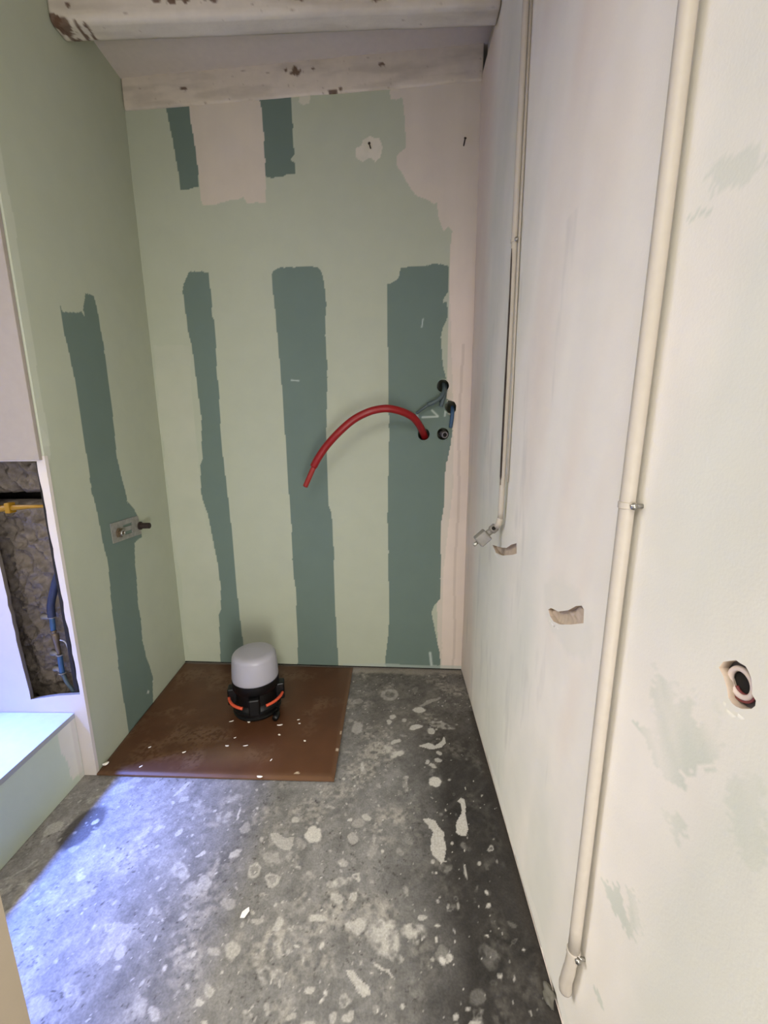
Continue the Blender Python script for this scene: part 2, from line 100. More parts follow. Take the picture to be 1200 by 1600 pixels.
# ------------------------------------------------------------------ noise helpers
def vnoise(x, y, scale, seed):
    rs = np.random.RandomState(seed); T = rs.rand(256, 256)
    x = np.asarray(x)/scale + 37.3; y = np.asarray(y)/scale + 91.7
    xi = np.floor(x).astype(int); yi = np.floor(y).astype(int)
    fx = x-xi; fy = y-yi; fx = fx*fx*(3-2*fx); fy = fy*fy*(3-2*fy)
    a = T[xi % 256, yi % 256]; b = T[(xi+1) % 256, yi % 256]; c = T[xi % 256, (yi+1) % 256]; d = T[(xi+1) % 256, (yi+1) % 256]
    return (a*(1-fx)+b*fx)*(1-fy)+(c*(1-fx)+d*fx)*fy
def fbm(x, y, scale, seed, n=4):
    r = 0; a = .5; t = 0
    for k in range(n):
        r = r+a*vnoise(x, y, scale/2**k, seed+k); t += a; a *= .5
    return r/t
def lin(c):
    c = np.asarray(c, float)/255
    return np.where(c <= .04045, c/12.92, ((c+.055)/1.055)**2.4)
def inside(U, V, poly):
    P = np.asarray(poly, float); m = np.zeros(U.shape, bool)
    sel = (U >= P[:, 0].min()) & (U <= P[:, 0].max()) & (V >= P[:, 1].min()) & (V <= P[:, 1].max())
    if not sel.any(): return m
    u = U[sel]; v = V[sel]; k = np.zeros(u.shape, bool); j = len(P)-1
    for i in range(len(P)):
        if P[i, 1] != P[j, 1]:
            c = ((P[i, 1] > v) != (P[j, 1] > v)) & (u < (P[j, 0]-P[i, 0])*(v-P[i, 1])/(P[j, 1]-P[i, 1])+P[i, 0])
            k ^= c
        j = i
    m[sel] = k
    return m
def mix(C, c, a):
    a = np.asarray(a, float)
    if a.ndim == 1: a = a[:, None]
    return C*(1-a)+np.asarray(c)*a

# ------------------------------------------------------------------ materials
def material(name, rgb=None, rough=.6, metal=0, attr=False, var=.06, vscale=40, bump=.1, bscale=300, spec=.4, dist=.002, trans=0, coat=0, sss=0):
    m = bpy.data.materials.new(name); m.use_nodes = True; nt = m.node_tree; N = nt.nodes; L = nt.links
    b = N['Principled BSDF']; b.inputs['Roughness'].default_value = rough; b.inputs['Metallic'].default_value = metal
    b.inputs['Specular IOR Level'].default_value = spec
    if trans: b.inputs['Transmission Weight'].default_value = trans
    if coat: b.inputs['Coat Weight'].default_value = coat; b.inputs['Coat Roughness'].default_value = .15
    if sss: b.inputs['Subsurface Weight'].default_value = sss; b.inputs['Subsurface Radius'].default_value = (.03, .03, .03)
    tc = N.new('ShaderNodeTexCoord')
    nz = N.new('ShaderNodeTexNoise'); nz.inputs['Scale'].default_value = vscale; nz.inputs['Detail'].default_value = 5
    L.new(tc.outputs['Object'], nz.inputs['Vector'])
    mr = N.new('ShaderNodeMapRange'); mr.inputs['From Min'].default_value = .3; mr.inputs['From Max'].default_value = .7
    mr.inputs['To Min'].default_value = 1-var; mr.inputs['To Max'].default_value = 1+var
    L.new(nz.outputs['Fac'], mr.inputs['Value'])
    mx = N.new('ShaderNodeMix'); mx.data_type = 'RGBA'; mx.blend_type = 'MULTIPLY'; mx.inputs['Factor'].default_value = 1
    if attr:
        at = N.new('ShaderNodeAttribute'); at.attribute_name = 'Col'; L.new(at.outputs['Color'], mx.inputs['A'])
    else:
        mx.inputs['A'].default_value = (*lin(rgb), 1)
    L.new(mr.outputs['Result'], mx.inputs['B']); L.new(mx.outputs['Result'], b.inputs['Base Color'])
    if bump:
        n2 = N.new('ShaderNodeTexNoise'); n2.inputs['Scale'].default_value = bscale; n2.inputs['Detail'].default_value = 3
        L.new(tc.outputs['Object'], n2.inputs['Vector'])
        bp = N.new('ShaderNodeBump'); bp.inputs['Strength'].default_value = bump; bp.inputs['Distance'].default_value = dist
        L.new(n2.outputs['Fac'], bp.inputs['Height']); L.new(bp.outputs['Normal'], b.inputs['Normal'])
    return m
M = dict(
    wall=material('painted_wall', attr=True, rough=.75, var=.02, vscale=12, bump=.12, bscale=260, spec=.25),
    floor=material('concrete', attr=True, rough=.8, var=.16, vscale=190, bump=.5, bscale=160, spec=.25),
    timber=material('painted_timber', attr=True, rough=.7, var=.04, vscale=30, bump=.25, bscale=90, spec=.3),
    white=material('white_paint', (216, 212, 206), .75, var=.03),
    ledge=material('pale_ledge_paint', (168, 172, 176), .6, var=.04),
    upper_board=material('upper_return_board', (158, 149, 141), .75, var=.03),  # board above the cut-out, darker than the return wall below
    plaster=material('raw_plaster', (196, 178, 158), .9, var=.1, vscale=90, bump=.4, bscale=120),
    tan=material('tan_paint', (110, 99, 83), .6, var=.02, bump=.05),
    board=material('brown_hardboard', attr=True, rough=.42, var=.10, vscale=14, bump=.12, bscale=220, spec=.45),
    black=material('black_plastic', (7, 7, 8), .42, var=.05, bump=.05, spec=.4),
    diffuser=material('white_diffuser', (166, 164, 172), .32, var=.01, bump=0, sss=.25, spec=.5),
    orange=material('orange_plastic', (206, 84, 54), .45, var=.03, bump=.03),
    red=material('red_conduit', (138, 13, 20), .38, var=.06, bump=.05, spec=.5),
    red2=material('red_inner_pipe', (146, 42, 38), .4, var=.05, bump=.02),
    grey=material('grey_conduit', (78, 92, 96), .5, var=.08, bump=.1),
    blue=material('blue_pipe', (56, 86, 118), .5, var=.08, bump=.1),
    navy=material('blue_sleeve', (46, 52, 74), .5, var=.1, bump=.15),
    dark=material('dark_void', (30, 27, 25), .9, var=.2, bump=.1),
    ral=material('cream_pipe_paint', (184, 175, 163), .5, var=.03, vscale=60, bump=.10, bscale=60, spec=.45),
    steel=material('grey_steel', (134, 130, 124), .5, .15, var=.12, bump=.1),
    chrome=material('nickel', (170, 168, 162), .28, .9, var=.08, bump=.03),
    galv=material('galvanised_plate', (150, 148, 142), .5, .35, var=.18, vscale=60, bump=.12),
    brass=material('brass', (112, 98, 80), .45, .5, var=.1, bump=.05),
    rust=material('dark_bare_metal', (52, 42, 38), .6, .3, var=.2, bump=.1),
    yellow=material('yellow_plastic', (150, 112, 22), .5, var=.06, bump=.03),
    wool=material('mineral_wool', (116, 107, 99), .85, var=.30, vscale=45, bump=1.0, bscale=75, dist=.006),
    flake=material('plaster_flake', (236, 230, 220), .8, var=.05),
    rubble=material('grey_mortar', (98, 95, 86), .9, var=.25, vscale=60, bump=.5, bscale=90),
    box=material('grey_box_plastic', (112, 108, 110), .5, var=.1, bump=.1),
    rim=material('cream_box_rim', (228, 212, 204), .45, var=.04, bump=.03),
    wire=material('reddish_cable', (126, 62, 62), .45, var=.1, bump=.03),
    ceil=material('ceiling_paint', (200, 190, 178), .8, var=.03),
)

# ------------------------------------------------------------------ mesh helpers
def link(name, me, mat, parent=None, smooth=False):
    o = bpy.data.objects.new(name, me); COL.objects.link(o)
    if mat: me.materials.append(mat)
    if parent is not None: o.parent = parent
    if smooth:
        me.polygons.foreach_set('use_smooth', [True]*len(me.polygons))
    return o
def obj(name, bm, mat, parent=None, smooth=False, sharp=None):
    me = bpy.data.meshes.new(name)
    bmesh.ops.recalc_face_normals(bm, faces=bm.faces[:])
    if sharp is not None:
        for e in bm.edges:
            if len(e.link_faces) == 2 and e.calc_face_angle(0) > math.radians(sharp): e.smooth = False
        smooth = True
    bm.to_mesh(me); bm.free()
    return link(name, me, mat, parent, smooth)
def thing(name, label, cat, loc=(0, 0, 0), group=None):
    o = bpy.data.objects.new(name, None); COL.objects.link(o); o.location = loc; o.empty_display_size = .05
    return tag(o, label, cat, group)
def tag(o, label, cat, group=None):
    o['label'] = label; o['category'] = cat
    if group: o['group'] = group
    return o
def struct(o, label=None):
    o['kind'] = 'structure'
    if label: o['label'] = label; o['category'] = 'room'
    return o
def box(bm, lo, hi, bev=0):
    r = bmesh.ops.create_cube(bm, size=1)
    vs = r['verts']
    for v in vs:
        v.co = Vector([(lo[k]+hi[k])/2+v.co[k]*(hi[k]-lo[k]) for k in range(3)])
    if bev:
        es = list({e for v in vs for e in v.link_edges})
        bmesh.ops.bevel(bm, geom=es, offset=bev, segments=2, affect='EDGES', profile=.5)
def tube(bm, pts, rad, seg=12, caps=True):
    pts = [Vector(p) for p in pts]; n = len(pts)
    if not hasattr(rad, '__len__'): rad = [rad]*n
    rings = []; ref = None
    for i, p in enumerate(pts):
        t = (pts[min(i+1, n-1)]-pts[max(i-1, 0)]).normalized()
        if ref is None:
            ref = t.orthogonal().normalized()
        ref = (ref-t*ref.dot(t)).normalized(); b = t.cross(ref)
        rings.append([bm.verts.new(p+(ref*math.cos(2*math.pi*k/seg)+b*math.sin(2*math.pi*k/seg))*rad[i]) for k in range(seg)])
    for a, b in zip(rings, rings[1:]):
        for k in range(seg): bm.faces.new((a[k], a[(k+1) % seg], b[(k+1) % seg], b[k]))
    if caps:
        bm.faces.new(rings[0][::-1]); bm.faces.new(rings[-1])
def spline(pts, n=8):
    P = [Vector(p) for p in pts]; P = [P[0]*2-P[1]]+P+[P[-1]*2-P[-2]]; out = []
    for i in range(1, len(P)-2):
        for k in range(n):
            t = k/n; a, b, c, d = P[i-1], P[i], P[i+1], P[i+2]
            out.append(.5*((2*b)+(c-a)*t+(2*a-5*b+4*c-d)*t*t+(3*b-a-3*c+d)*t**3))
    out.append(P[-2]); return out
def lathe(bm, prof, seg=40, at=(0, 0, 0), caps=True):
    rings = []
    for r, z in prof:
        rings.append([bm.verts.new((at[0]+r*math.cos(2*math.pi*k/seg), at[1]+r*math.sin(2*math.pi*k/seg), at[2]+z)) for k in range(seg)])
    for a, b in zip(rings, rings[1:]):
        for k in range(seg): bm.faces.new((a[k], a[(k+1) % seg], b[(k+1) % seg], b[k]))
    if caps:
        bm.faces.new(rings[0][::-1]); bm.faces.new(rings[-1])
def ring(bm, c, axis, R, r, a0=0, a1=2*math.pi, n=32, seg=8, ref=None):
    axis = Vector(axis).normalized(); e1 = Vector(ref).normalized() if ref else axis.orthogonal().normalized(); e2 = axis.cross(e1)
    full = abs(a1-a0) > 6.28
    pts = [Vector(c)+(e1*math.cos(a0+(a1-a0)*k/n)+e2*math.sin(a0+(a1-a0)*k/n))*R for k in range(n+(0 if full else 1))]
    if not full: tube(bm, pts, r, seg); return
    rings = []
    for i, p in enumerate(pts):
        o = (p-Vector(c)).normalized()
        rings.append([bm.verts.new(p+(o*math.cos(2*math.pi*k/seg)+axis*math.sin(2*math.pi*k/seg))*r) for k in range(seg)])
    for i in range(len(rings)):
        a, b = rings[i], rings[(i+1) % len(rings)]
        for k in range(seg): bm.faces.new((a[k], a[(k+1) % seg], b[(k+1) % seg], b[k]))
def prism(bm, loops, f, d0, d1):
    """outline plus holes in a plane, extruded: f(u, v, d) -> point"""
    tris = tessellate_polygon([[Vector((p[0], p[1], 0)) for p in lp] for lp in loops])
    flat = [p for lp in loops for p in lp]
    A = [bm.verts.new(f(p[0], p[1], d0)) for p in flat]; B = [bm.verts.new(f(p[0], p[1], d1)) for p in flat]
    for t in tris:
        try:
            bm.faces.new([A[i] for i in t]); bm.faces.new([B[i] for i in reversed(t)])
        except ValueError: pass
    s = 0
    for lp in loops:
        n = len(lp)
        for i in range(n):
            j = (i+1) % n; bm.faces.new((A[s+i], A[s+j], B[s+j], B[s+i]))
        s += n
def rotm(t): return Matrix.Rotation(t, 4, 'Z')

def panel(name, O, u, v, us, vs, colour, holes=(), disp=None, depth=.013, rim=.1, liner=(150, 140, 130), mat='wall', jag=None, parent=None, back=True):
    O = Vector(O); u = Vector(u).normalized(); v = Vector(v).normalized(); n = u.cross(v)
    us = np.asarray(us); vs = np.asarray(vs); nu, nv = len(us), len(vs)
    UU, VV = np.meshgrid(us, vs, indexing='ij'); U = UU.ravel(); V = VV.ravel().copy()
    keep = np.ones((nu-1, nv-1), bool)
    idx = np.arange(nu*nv).reshape(nu, nv)
    extraU, extraV, extraD, faces = [], [], [], []
    liner_from = {}
    step = float(np.diff(us).min())
    cut = np.zeros((nu, nv), bool)
    for h in holes:
        H = np.asarray(h)
        near = inside(UU.ravel(), VV.ravel(), H).reshape(nu, nv)
        for k in range(len(H)):
            p, q = H[k], H[(k+1) % len(H)]
            for t in np.linspace(0, 1, max(2, int(np.hypot(*(q-p))/step*2)+1)):
                c = p+(q-p)*t
                i0, j0 = np.searchsorted(us, c[0]), np.searchsorted(vs, c[1])
                sl = (slice(max(i0-3, 0), i0+3), slice(max(j0-3, 0), j0+3))
                near[sl] |= np.hypot(UU[sl]-c[0], VV[sl]-c[1]) < step*1.1
        cut |= near
    gone = cut[:-1, :-1] | cut[1:, :-1] | cut[:-1, 1:] | cut[1:, 1:]
    for _ in range(20):
        d1 = gone[:-1, :-1] & gone[1:, 1:] & ~gone[1:, :-1] & ~gone[:-1, 1:]
        d2 = gone[1:, :-1] & gone[:-1, 1:] & ~gone[:-1, :-1] & ~gone[1:, 1:]
        d = d1 | d2
        if not d.any(): break
        gone[:-1, :-1] |= d; gone[1:, 1:] |= d; gone[1:, :-1] |= d; gone[:-1, 1:] |= d
    keep[gone] = False
    nxt = {}
    for i, j in zip(*np.nonzero(gone)):
        i, j = int(i), int(j)
        if j == 0 or not gone[i, j-1]: nxt[(i, j)] = (i+1, j)
        if i == nu-2 or not gone[i+1, j]: nxt[(i+1, j)] = (i+1, j+1)
        if j == nv-2 or not gone[i, j+1]: nxt[(i+1, j+1)] = (i, j+1)
        if i == 0 or not gone[i-1, j]: nxt[(i, j+1)] = (i, j)
    regions = []
    while nxt:
        st_ = next(iter(nxt)); lp = [st_]; c = nxt.pop(st_)
        while c != st_:
            lp.append(c); c = nxt.pop(c)
        A_ = sum(us[lp[k][0]]*vs[lp[(k+1) % len(lp)][1]]-us[lp[(k+1) % len(lp)][0]]*vs[lp[k][1]] for k in range(len(lp)))
        if A_ > 0: regions.append([lp, []])
    for h in holes:
        c = np.asarray(h).mean(0)
        for rg in regions:
            P_ = np.array([(us[i], vs[j]) for i, j in rg[0]])
            if inside(np.array([h[0][0]]), np.array([h[0][1]]), P_)[0]: rg[1].append(h); break
    lcol = {}
    for lp, hs in regions:
        loop = [idx[i, j] for i, j in lp]
        loops = [[Vector((U[k], V[k], 0)) for k in loop]]; ids = list(loop)
        for h in hs:
            h = list(h)
            ar = sum(h[k][0]*h[(k+1) % len(h)][1]-h[(k+1) % len(h)][0]*h[k][1] for k in range(len(h)))
            if ar > 0: h = h[::-1]
            base = nu*nv+len(extraU)
            for p in h: extraU.append(p[0]); extraV.append(p[1]); extraD.append(0)
            lb = nu*nv+len(extraU)
            for p in h: extraU.append(p[0]); extraV.append(p[1]); extraD.append(0); liner_from[len(extraU)-1] = 1
            db = nu*nv+len(extraU)
            for p in h: extraU.append(p[0]); extraV.append(p[1]); extraD.append(-depth); liner_from[len(extraU)-1] = 2
            k = len(h)
            for q in range(k): faces.append((lb+q, db+q, db+(q+1) % k, lb+(q+1) % k))
            loops.append([Vector((p[0], p[1], 0)) for p in h]); ids += list(range(base, base+k))
        for t in tessellate_polygon(loops):
            a, b, c = (ids[i] for i in t)
            faces.append((a, b, c))
    allU = np.concatenate([U, extraU]); allV = np.concatenate([V, extraV]); allD = np.concatenate([np.zeros(nu*nv), extraD])
    C = colour(allU, allV)
    for k in liner_from: C[nu*nv+k] = lin(liner)*(.8 if liner_from[k] == 2 else 1)
    if disp is not None:
        d = disp(allU, allV); att = np.ones(len(allU))
        for h in holes:                                       # keep the skin flat where it is cut
            H = np.asarray(h); lo = H.min(0)-.012; hi = H.max(0)+.012
            e = np.maximum(np.maximum(lo[0]-allU, allU-hi[0]), np.maximum(lo[1]-allV, allV-hi[1]))
            att = np.minimum(att, np.clip(e/.05, 0, 1))
        allD = allD+np.where(allD < 0, 0, d*att)
    if jag is not None:
        low = np.zeros(len(allU), bool); low[idx[:, 0]] = True
        allV = allV+np.where(low, jag(allU), 0)
    P = np.asarray(O)[None]+allU[:, None]*np.asarray(u)[None]+allV[:, None]*np.asarray(v)[None]+allD[:, None]*np.asarray(n)[None]
    ii, jj = np.nonzero(keep)
    quads = np.stack([idx[ii, jj], idx[ii+1, jj], idx[ii+1, jj+1], idx[ii, jj+1]], 1)
    # rim and back
    nb = len(P); corners = [(us[0], vs[0]), (us[-1], vs[0]), (us[-1], vs[-1]), (us[0], vs[-1])]
    E = [np.asarray(O+u*a+v*b-n*dd) for dd in (0.0, rim) for a, b in corners]
    P = np.concatenate([P, np.array(E)]); C = np.concatenate([C, np.repeat(C[idx[0, -1]][None], 8, 0)])
    for k in range(4): faces.append((nb+k, nb+4+k, nb+4+(k+1) % 4, nb+(k+1) % 4))
    if back: faces.append((nb+7, nb+6, nb+5, nb+4))
    # triangle orientation check for the tessellated fills
    ff = []
    for f in faces:
        if len(f) == 3:
            a, b, c = (P[i] for i in f)
            if np.dot(np.cross(b-a, c-a), np.asarray(n)) < 0: f = (f[0], f[2], f[1])
        ff.append(f)
    me = bpy.data.meshes.new(name)
    nq = len(quads); cnt = [4]*nq+[len(f) for f in ff]
    loopv = np.concatenate([quads.ravel(), np.array([i for f in ff for i in f], int)])
    me.vertices.add(len(P)); me.vertices.foreach_set('co', P.ravel())
    me.loops.add(len(loopv)); me.loops.foreach_set('vertex_index', loopv)
    st = np.concatenate([[0], np.cumsum(cnt)[:-1]])
    me.polygons.add(len(cnt)); me.polygons.foreach_set('loop_start', st); me.polygons.foreach_set('loop_total', cnt)
    sm = np.zeros(len(cnt), bool); sm[:nq] = disp is not None
    me.polygons.foreach_set('use_smooth', sm)
    at = me.color_attributes.new('Col', 'FLOAT_COLOR', 'POINT')
    at.data.foreach_set('color', np.concatenate([np.clip(C, 0, 1), np.ones((len(C), 1))], 1).ravel())
    me.update(); me.validate()
    return link(name, me, M[mat], parent)
def axis(*segs):
    out = []
    for a, b, st in segs:
        k = max(1, int(round((b-a)/st))); out.append(np.linspace(a, b, k+1))
    return np.unique(np.round(np.concatenate(out), 5))
def circle(cx, cy, r, n=28, j=.0):
    return [(cx+r*(1+random.uniform(-j, j))*math.cos(2*math.pi*k/n), cy+r*(1+random.uniform(-j, j))*math.sin(2*math.pi*k/n)) for k in range(n)]

GREEN = lin((175, 180, 160)); TEAL = lin((103, 120, 112)); FILL = lin((205, 194, 184)); WHITE = lin((216, 211, 202))

# ================================================================== SETTING
# ---- back wall: moisture-resistant board, primer, filler bands
PB0 = Vector((-1.083, 1.957, 0)); PB1 = Vector((.345, 1.897, 0)); UB = (PB1-PB0).normalized(); NB = Vector((UB.y, -UB.x, 0))
WB = (PB1-PB0).length
def back_colour(U, V):
    C = np.repeat(GREEN[None], len(U), 0)
    C = C*(1+.05*(fbm(U, V, .5, 5)-.5)[:, None])
    wu = U+(fbm(U, V/2, .03, 11, 3)-.5)*.0045; wv = V+(fbm(U, V, .03, 21, 3)-.5)*.012
    C = mix(C, lin((188, 189, 172)), .55*np.clip(1.4*fbm(U, V, .2, 8)-.2, 0, 1)*inside(wu+(fbm(U, V, .2, 3)-.5)*.05, wv, DATA['pale_zone']))
    f = inside(wu, wv, DATA['filler_edge']); st = fbm(U, V/9, .05, 31)
    C = mix(C, lin((206, 195, 182))*(.95+.1*st[:, None]), .9*f)
    f2 = inside(wu, wv, DATA['filler_in'])
    C = mix(C, lin((220, 204, 192))*(.95+.1*st[:, None]), .8*f2*np.clip((2.0-V)/.35, 0, 1))
    streak = f2 & (np.abs(U-(1.385+.004*np.sin(V*9)))<.006) & (V < 1.55)
    C = mix(C, lin((188, 172, 160)), .5*streak)
    for k in ('stripe_a', 'stripe_b', 'stripe_c', 'stripe_d', 'stripe_e'):
        s = inside(wu, wv, DATA[k])
        t = TEAL*(.93 if k in ('stripe_d', 'stripe_e') else 1)
        C = mix(C, t*(1+.07*(fbm(U, V, .25, 14)-.5)[:, None]), s*(.97))
    s = inside(wu, wv, DATA['filler_top']); C = mix(C, lin((200, 190, 176))*(.97+.06*st[:, None]), s)
    for k, a in (('spot', .85), ('spot_small', .6)):
        C = mix(C, lin((214, 207, 193)), a*inside(wu, wv, DATA[k])*np.clip(.55+.9*fbm(U, V, .03, 77), 0, 1))
    # knife scratches
    for (x0, y0, x1, y1, wd) in ((.633, 1.4096, .667, 1.4064, .003), (1.2156, 1.6535, 1.2106, 1.620, .0026), (1.1953, 1.255, 1.2014, 1.216, .005), (1.218, 1.244, 1.286, 1.2463, .0045), (1.260, 1.274, 1.286, 1.249, .004), (1.319, 1.276, 1.317, 1.249, .004), (1.271, .096, 1.2787, .03, .007)):
        dx, dy = x1-x0, y1-y0; t = np.clip(((U-x0)*dx+(V-y0)*dy)/(dx*dx+dy*dy), 0, 1)
        C = mix(C, lin((196, 206, 200)), .75*np.clip(1.3-np.hypot(U-x0-t*dx, V-y0-t*dy)/wd, 0, 1))
    C = mix(C, lin((168, 178, 170)), (V < .022+.01*fbm(U, V, .1, 3))*.6*(U > .83))
    return C
hb = [circle(*DATA['hole_1']), DATA['hole_2'], circle(*DATA['hole_3']), circle(*DATA['hole_4'])]
wall_back = struct(panel('wall_back', PB0, UB, (0, 0, 1), axis((0, WB, .004)), axis((.012, 2.56, .004)), back_colour, hb,
    lambda U, V: (fbm(U, V, .3, 50)-.5)*.004, depth=.018, rim=.14, liner=(58, 50, 45)))

b = bmesh.new()
prism(b, [[(-1.20, 1.974), (.345, 1.909), (.345, 1.975), (-1.20, 2.04)]], lambda x, y, d: (x, y, d), -.02, .0115)
struct(obj('leak_block_back', b, M['dark']))  # dark strip added behind the wall foot to block a light leak
b = bmesh.new(); box(b, (-1.20, 1.47, -.02), (-1.0865, 2.10, 2.66)); struct(obj('wall_left_core', b, M['dark']))

# ---- left alcove wall (green side)
PL0 = Vector((-1.048, 1.243, 0)); PL1 = Vector((-1.083, 1.957, 0)); UL = (PL1-PL0).normalized(); WL = (PL1-PL0).length
# u x v must face the room (+x): run u from the back corner forward is mirrored, so flip
def left_colour(Uf, V):
    U = Uf
    C = np.repeat(GREEN[None], len(U), 0)*(1+.05*(fbm(U, V, .5, 6)-.5)[:, None])
    wu = U+(fbm(U, V/2, .025, 12, 3)-.5)*.006; wv = V+(fbm(U, V, .03, 22, 3)-.5)*.014
    s = inside(wu, wv, DATA['left_stripe'])
    C = mix(C, TEAL*(1+.07*(fbm(U, V, .25, 15)-.5)[:, None]), .97*s)
    C = mix(C, lin((190, 192, 178)), .8*inside(wu, wv, DATA['left_patch']))
    C = mix(C, lin((196, 200, 184)), .55*((U < .018+.02*fbm(V, V*0, .15, 4)) & (V > 1.15)))
    C = mix(C, lin((205, 208, 200)), .7*((np.hypot(U-.36, V-.075) < .006+.006*fbm(U, V, .01, 3)) | (np.hypot(U-.41, V-.10) < .008)) * (fbm(U, V, .008, 9) > .5))
    return C
wall_left = struct(panel('wall_left', PL0, UL, (0, 0, 1), axis((0, WL, .004)), axis((0, 2.58, .004)), left_colour, (),
    lambda U, V: (fbm(U, V, .3, 51)-.5)*.003, depth=.012, rim=.0125))

# ---- white return wall with the cut-out
def ret_colour(U, V):
    C = np.repeat(lin((208, 200, 194))[None], len(U), 0)*(1+.04*(fbm(U, V, .3, 9)-.5)[:, None])
    C = mix(C, lin((204, 200, 196)), .5*((V < .30) & (fbm(U, V, .06, 41) > .62)))
    return C
op = [(p[0]+.0, min(p[1], 1.106)) for p in DATA['opening']]
op = [(-1.262, 1.106), (-1.072, 1.106)]
n = 26
RB = DATA['opening'][2]; LB = DATA['opening'][3]
op += [(-1.072+(RB[0]+1.072)*k/n+random.uniform(-.0022, .0022), 1.106+(RB[1]-1.106)*k/n) for k in range(1, n)]
op += [tuple(RB), (RB[0]-.08, RB[1]-.006), tuple(LB)]
op += [(LB[0]+(-1.262-LB[0])*k/n+random.uniform(-.0025, .0025), LB[1]+(1.106-LB[1])*k/n) for k in range(1, n)]
# u runs toward -x so that the face looks at -y
wall_ret = struct(panel('wall_left_return', (-1.046, 1.24, 0), (1, 0, 0), (0, 0, 1), np.array(list(axis((-.63, -.24, .06), (-.24, 0, .006)))), axis((0, 1.122, .006)),
    lambda U, V: ret_colour(U, V), [[(p[0]+1.046, p[1]) for p in op]], back=False, depth=.0128, rim=.0125, liner=(120, 112, 104)))
b = bmesh.new(); box(b, (-1.679, 1.2275, 1.110), (-1.0525, 1.24, 2.60), .0015)
struct(obj('trim_1', b, M['upper_board']))
# cavity behind the cut-out
b = bmesh.new()
prism(b, [[(-1.66, 1.2535), (-1.645, 1.2535), (-1.645, 1.455), (-1.087, 1.455), (-1.087, 1.2535), (-1.075, 1.2535), (-1.075, 1.47), (-1.66, 1.47)]], lambda x, y, d: (x, y, d), 0, 2.6)
struct(obj('wall_cavity', b, M['dark']))

# ---- right wall
YR0, YR1 = -1.7, 1.90
def smudge(C, U, V, k, a, c=(202, 206, 192)):
    wu = U+(fbm(U, V, .08, 61)-.5)*.05+(vnoise(U, V, .004, 65)-.5)*.02; wv = V+(fbm(U, V, .08, 62)-.5)*.05
    return mix(C, lin(c), a*inside(wu, wv, DATA[k])*np.clip(2.6*fbm(U-V*.5, V*.4, .05, 63)-.5, 0, 1))
def right_colour(Uf, V):
    U = Uf                                             # u is world y here
    C = np.repeat(lin((236, 230, 220))[None], len(U), 0)
    st = fbm(U+V*.12, V/7, .07, 33); bg = fbm(U+V*.2, V/3, .35, 34)
    C = mix(C, lin((216, 216, 205)), .75*np.clip((bg-.48)*5, 0, 1))
    C = mix(C, lin((232, 218, 204)), .7*np.clip((.45-bg)*6, 0, 1))
    C = C*(1+.05*(st-.5)[:, None])
    C = mix(C, lin((226, 210, 198)), .6*np.clip((U-1.60)/.12, 0, 1)*(.5+st))
    C = mix(C, lin((190, 187, 180)), .35*np.clip((fbm(U*1.0, V/5, .05, 35)-.62)*6, 0, 1)*((U > .8) & (V < 1.6)))
    for k, a in (('smudge_1', .75), ('smudge_2', .7), ('smudge_3', .55), ('smudge_4', .75), ('smudge_5', .7), ('smudge_6', .8), ('smudge_7', .5), ('smudge_8', .7)):
        C = smudge(C, U, V, k, a)
    # bare paper-white filler round the chased holes
    for k in ('gouge_small', 'gouge_large', 'socket'):
        P = np.asarray(DATA[k]); c = P.mean(0); r = np.abs(P-c).max(0)*1.35
        d = np.hypot((U-c[0])/r[0], (V-c[1])/r[1])+(fbm(U, V, .02, 70)-.5)*.5
        C = mix(C, lin((226, 222, 212)), .7*np.clip((1.15-d)*4, 0, 1))
    C = mix(C, lin((232, 228, 218)), .8*((V < .035+.03*fbm(U, U*0, .06, 80)) & (U < 1.3)))
    return C
def rpoly(k): return [(p[0], p[1]) for p in DATA[k]]
# face looks toward -x: u = -y direction x up = ... use mirrored coordinate
class _R: pass
def r_colour(Um, V): return right_colour(YR1-Um, V)
def r_disp(Um, V):
    U = YR1-Um
    return (fbm(U, V, .35, 52)-.5)*.006+(fbm(U, V/3, .06, 53)-.5)*.0008
def r_hole(k): return [(YR1-p[0], p[1]) for p in DATA[k]]
def r_jag(Um): return .004+.016*np.clip(fbm(Um, Um*0, .05, 81)-.35, 0, 1)+.006*vnoise(Um, Um*0, .008, 82)
wall_right = struct(panel('wall_right', (.345, YR1, 0), (0, -1, 0), (0, 0, 1), axis((0, YR1-.26, .005), (YR1-.26, YR1-YR0, .08)), axis((0.004, 2.512, .005)), r_colour,
    [r_hole('gouge_small'), r_hole('gouge_large'), r_hole('socket')], r_disp, depth=.011, rim=.05, liner=(200, 182, 164), jag=r_jag))
b = bmesh.new(); box(b, (.396, YR0-.1, -.1), (.52, 2.1, 2.8)); struct(obj('wall_right_core', b, M['white']))
b = bmesh.new(); box(b, (.362, 1.3, 2.5125), (.3955, 1.9, 2.7)); struct(obj('trim_2', b, M['ceil']))

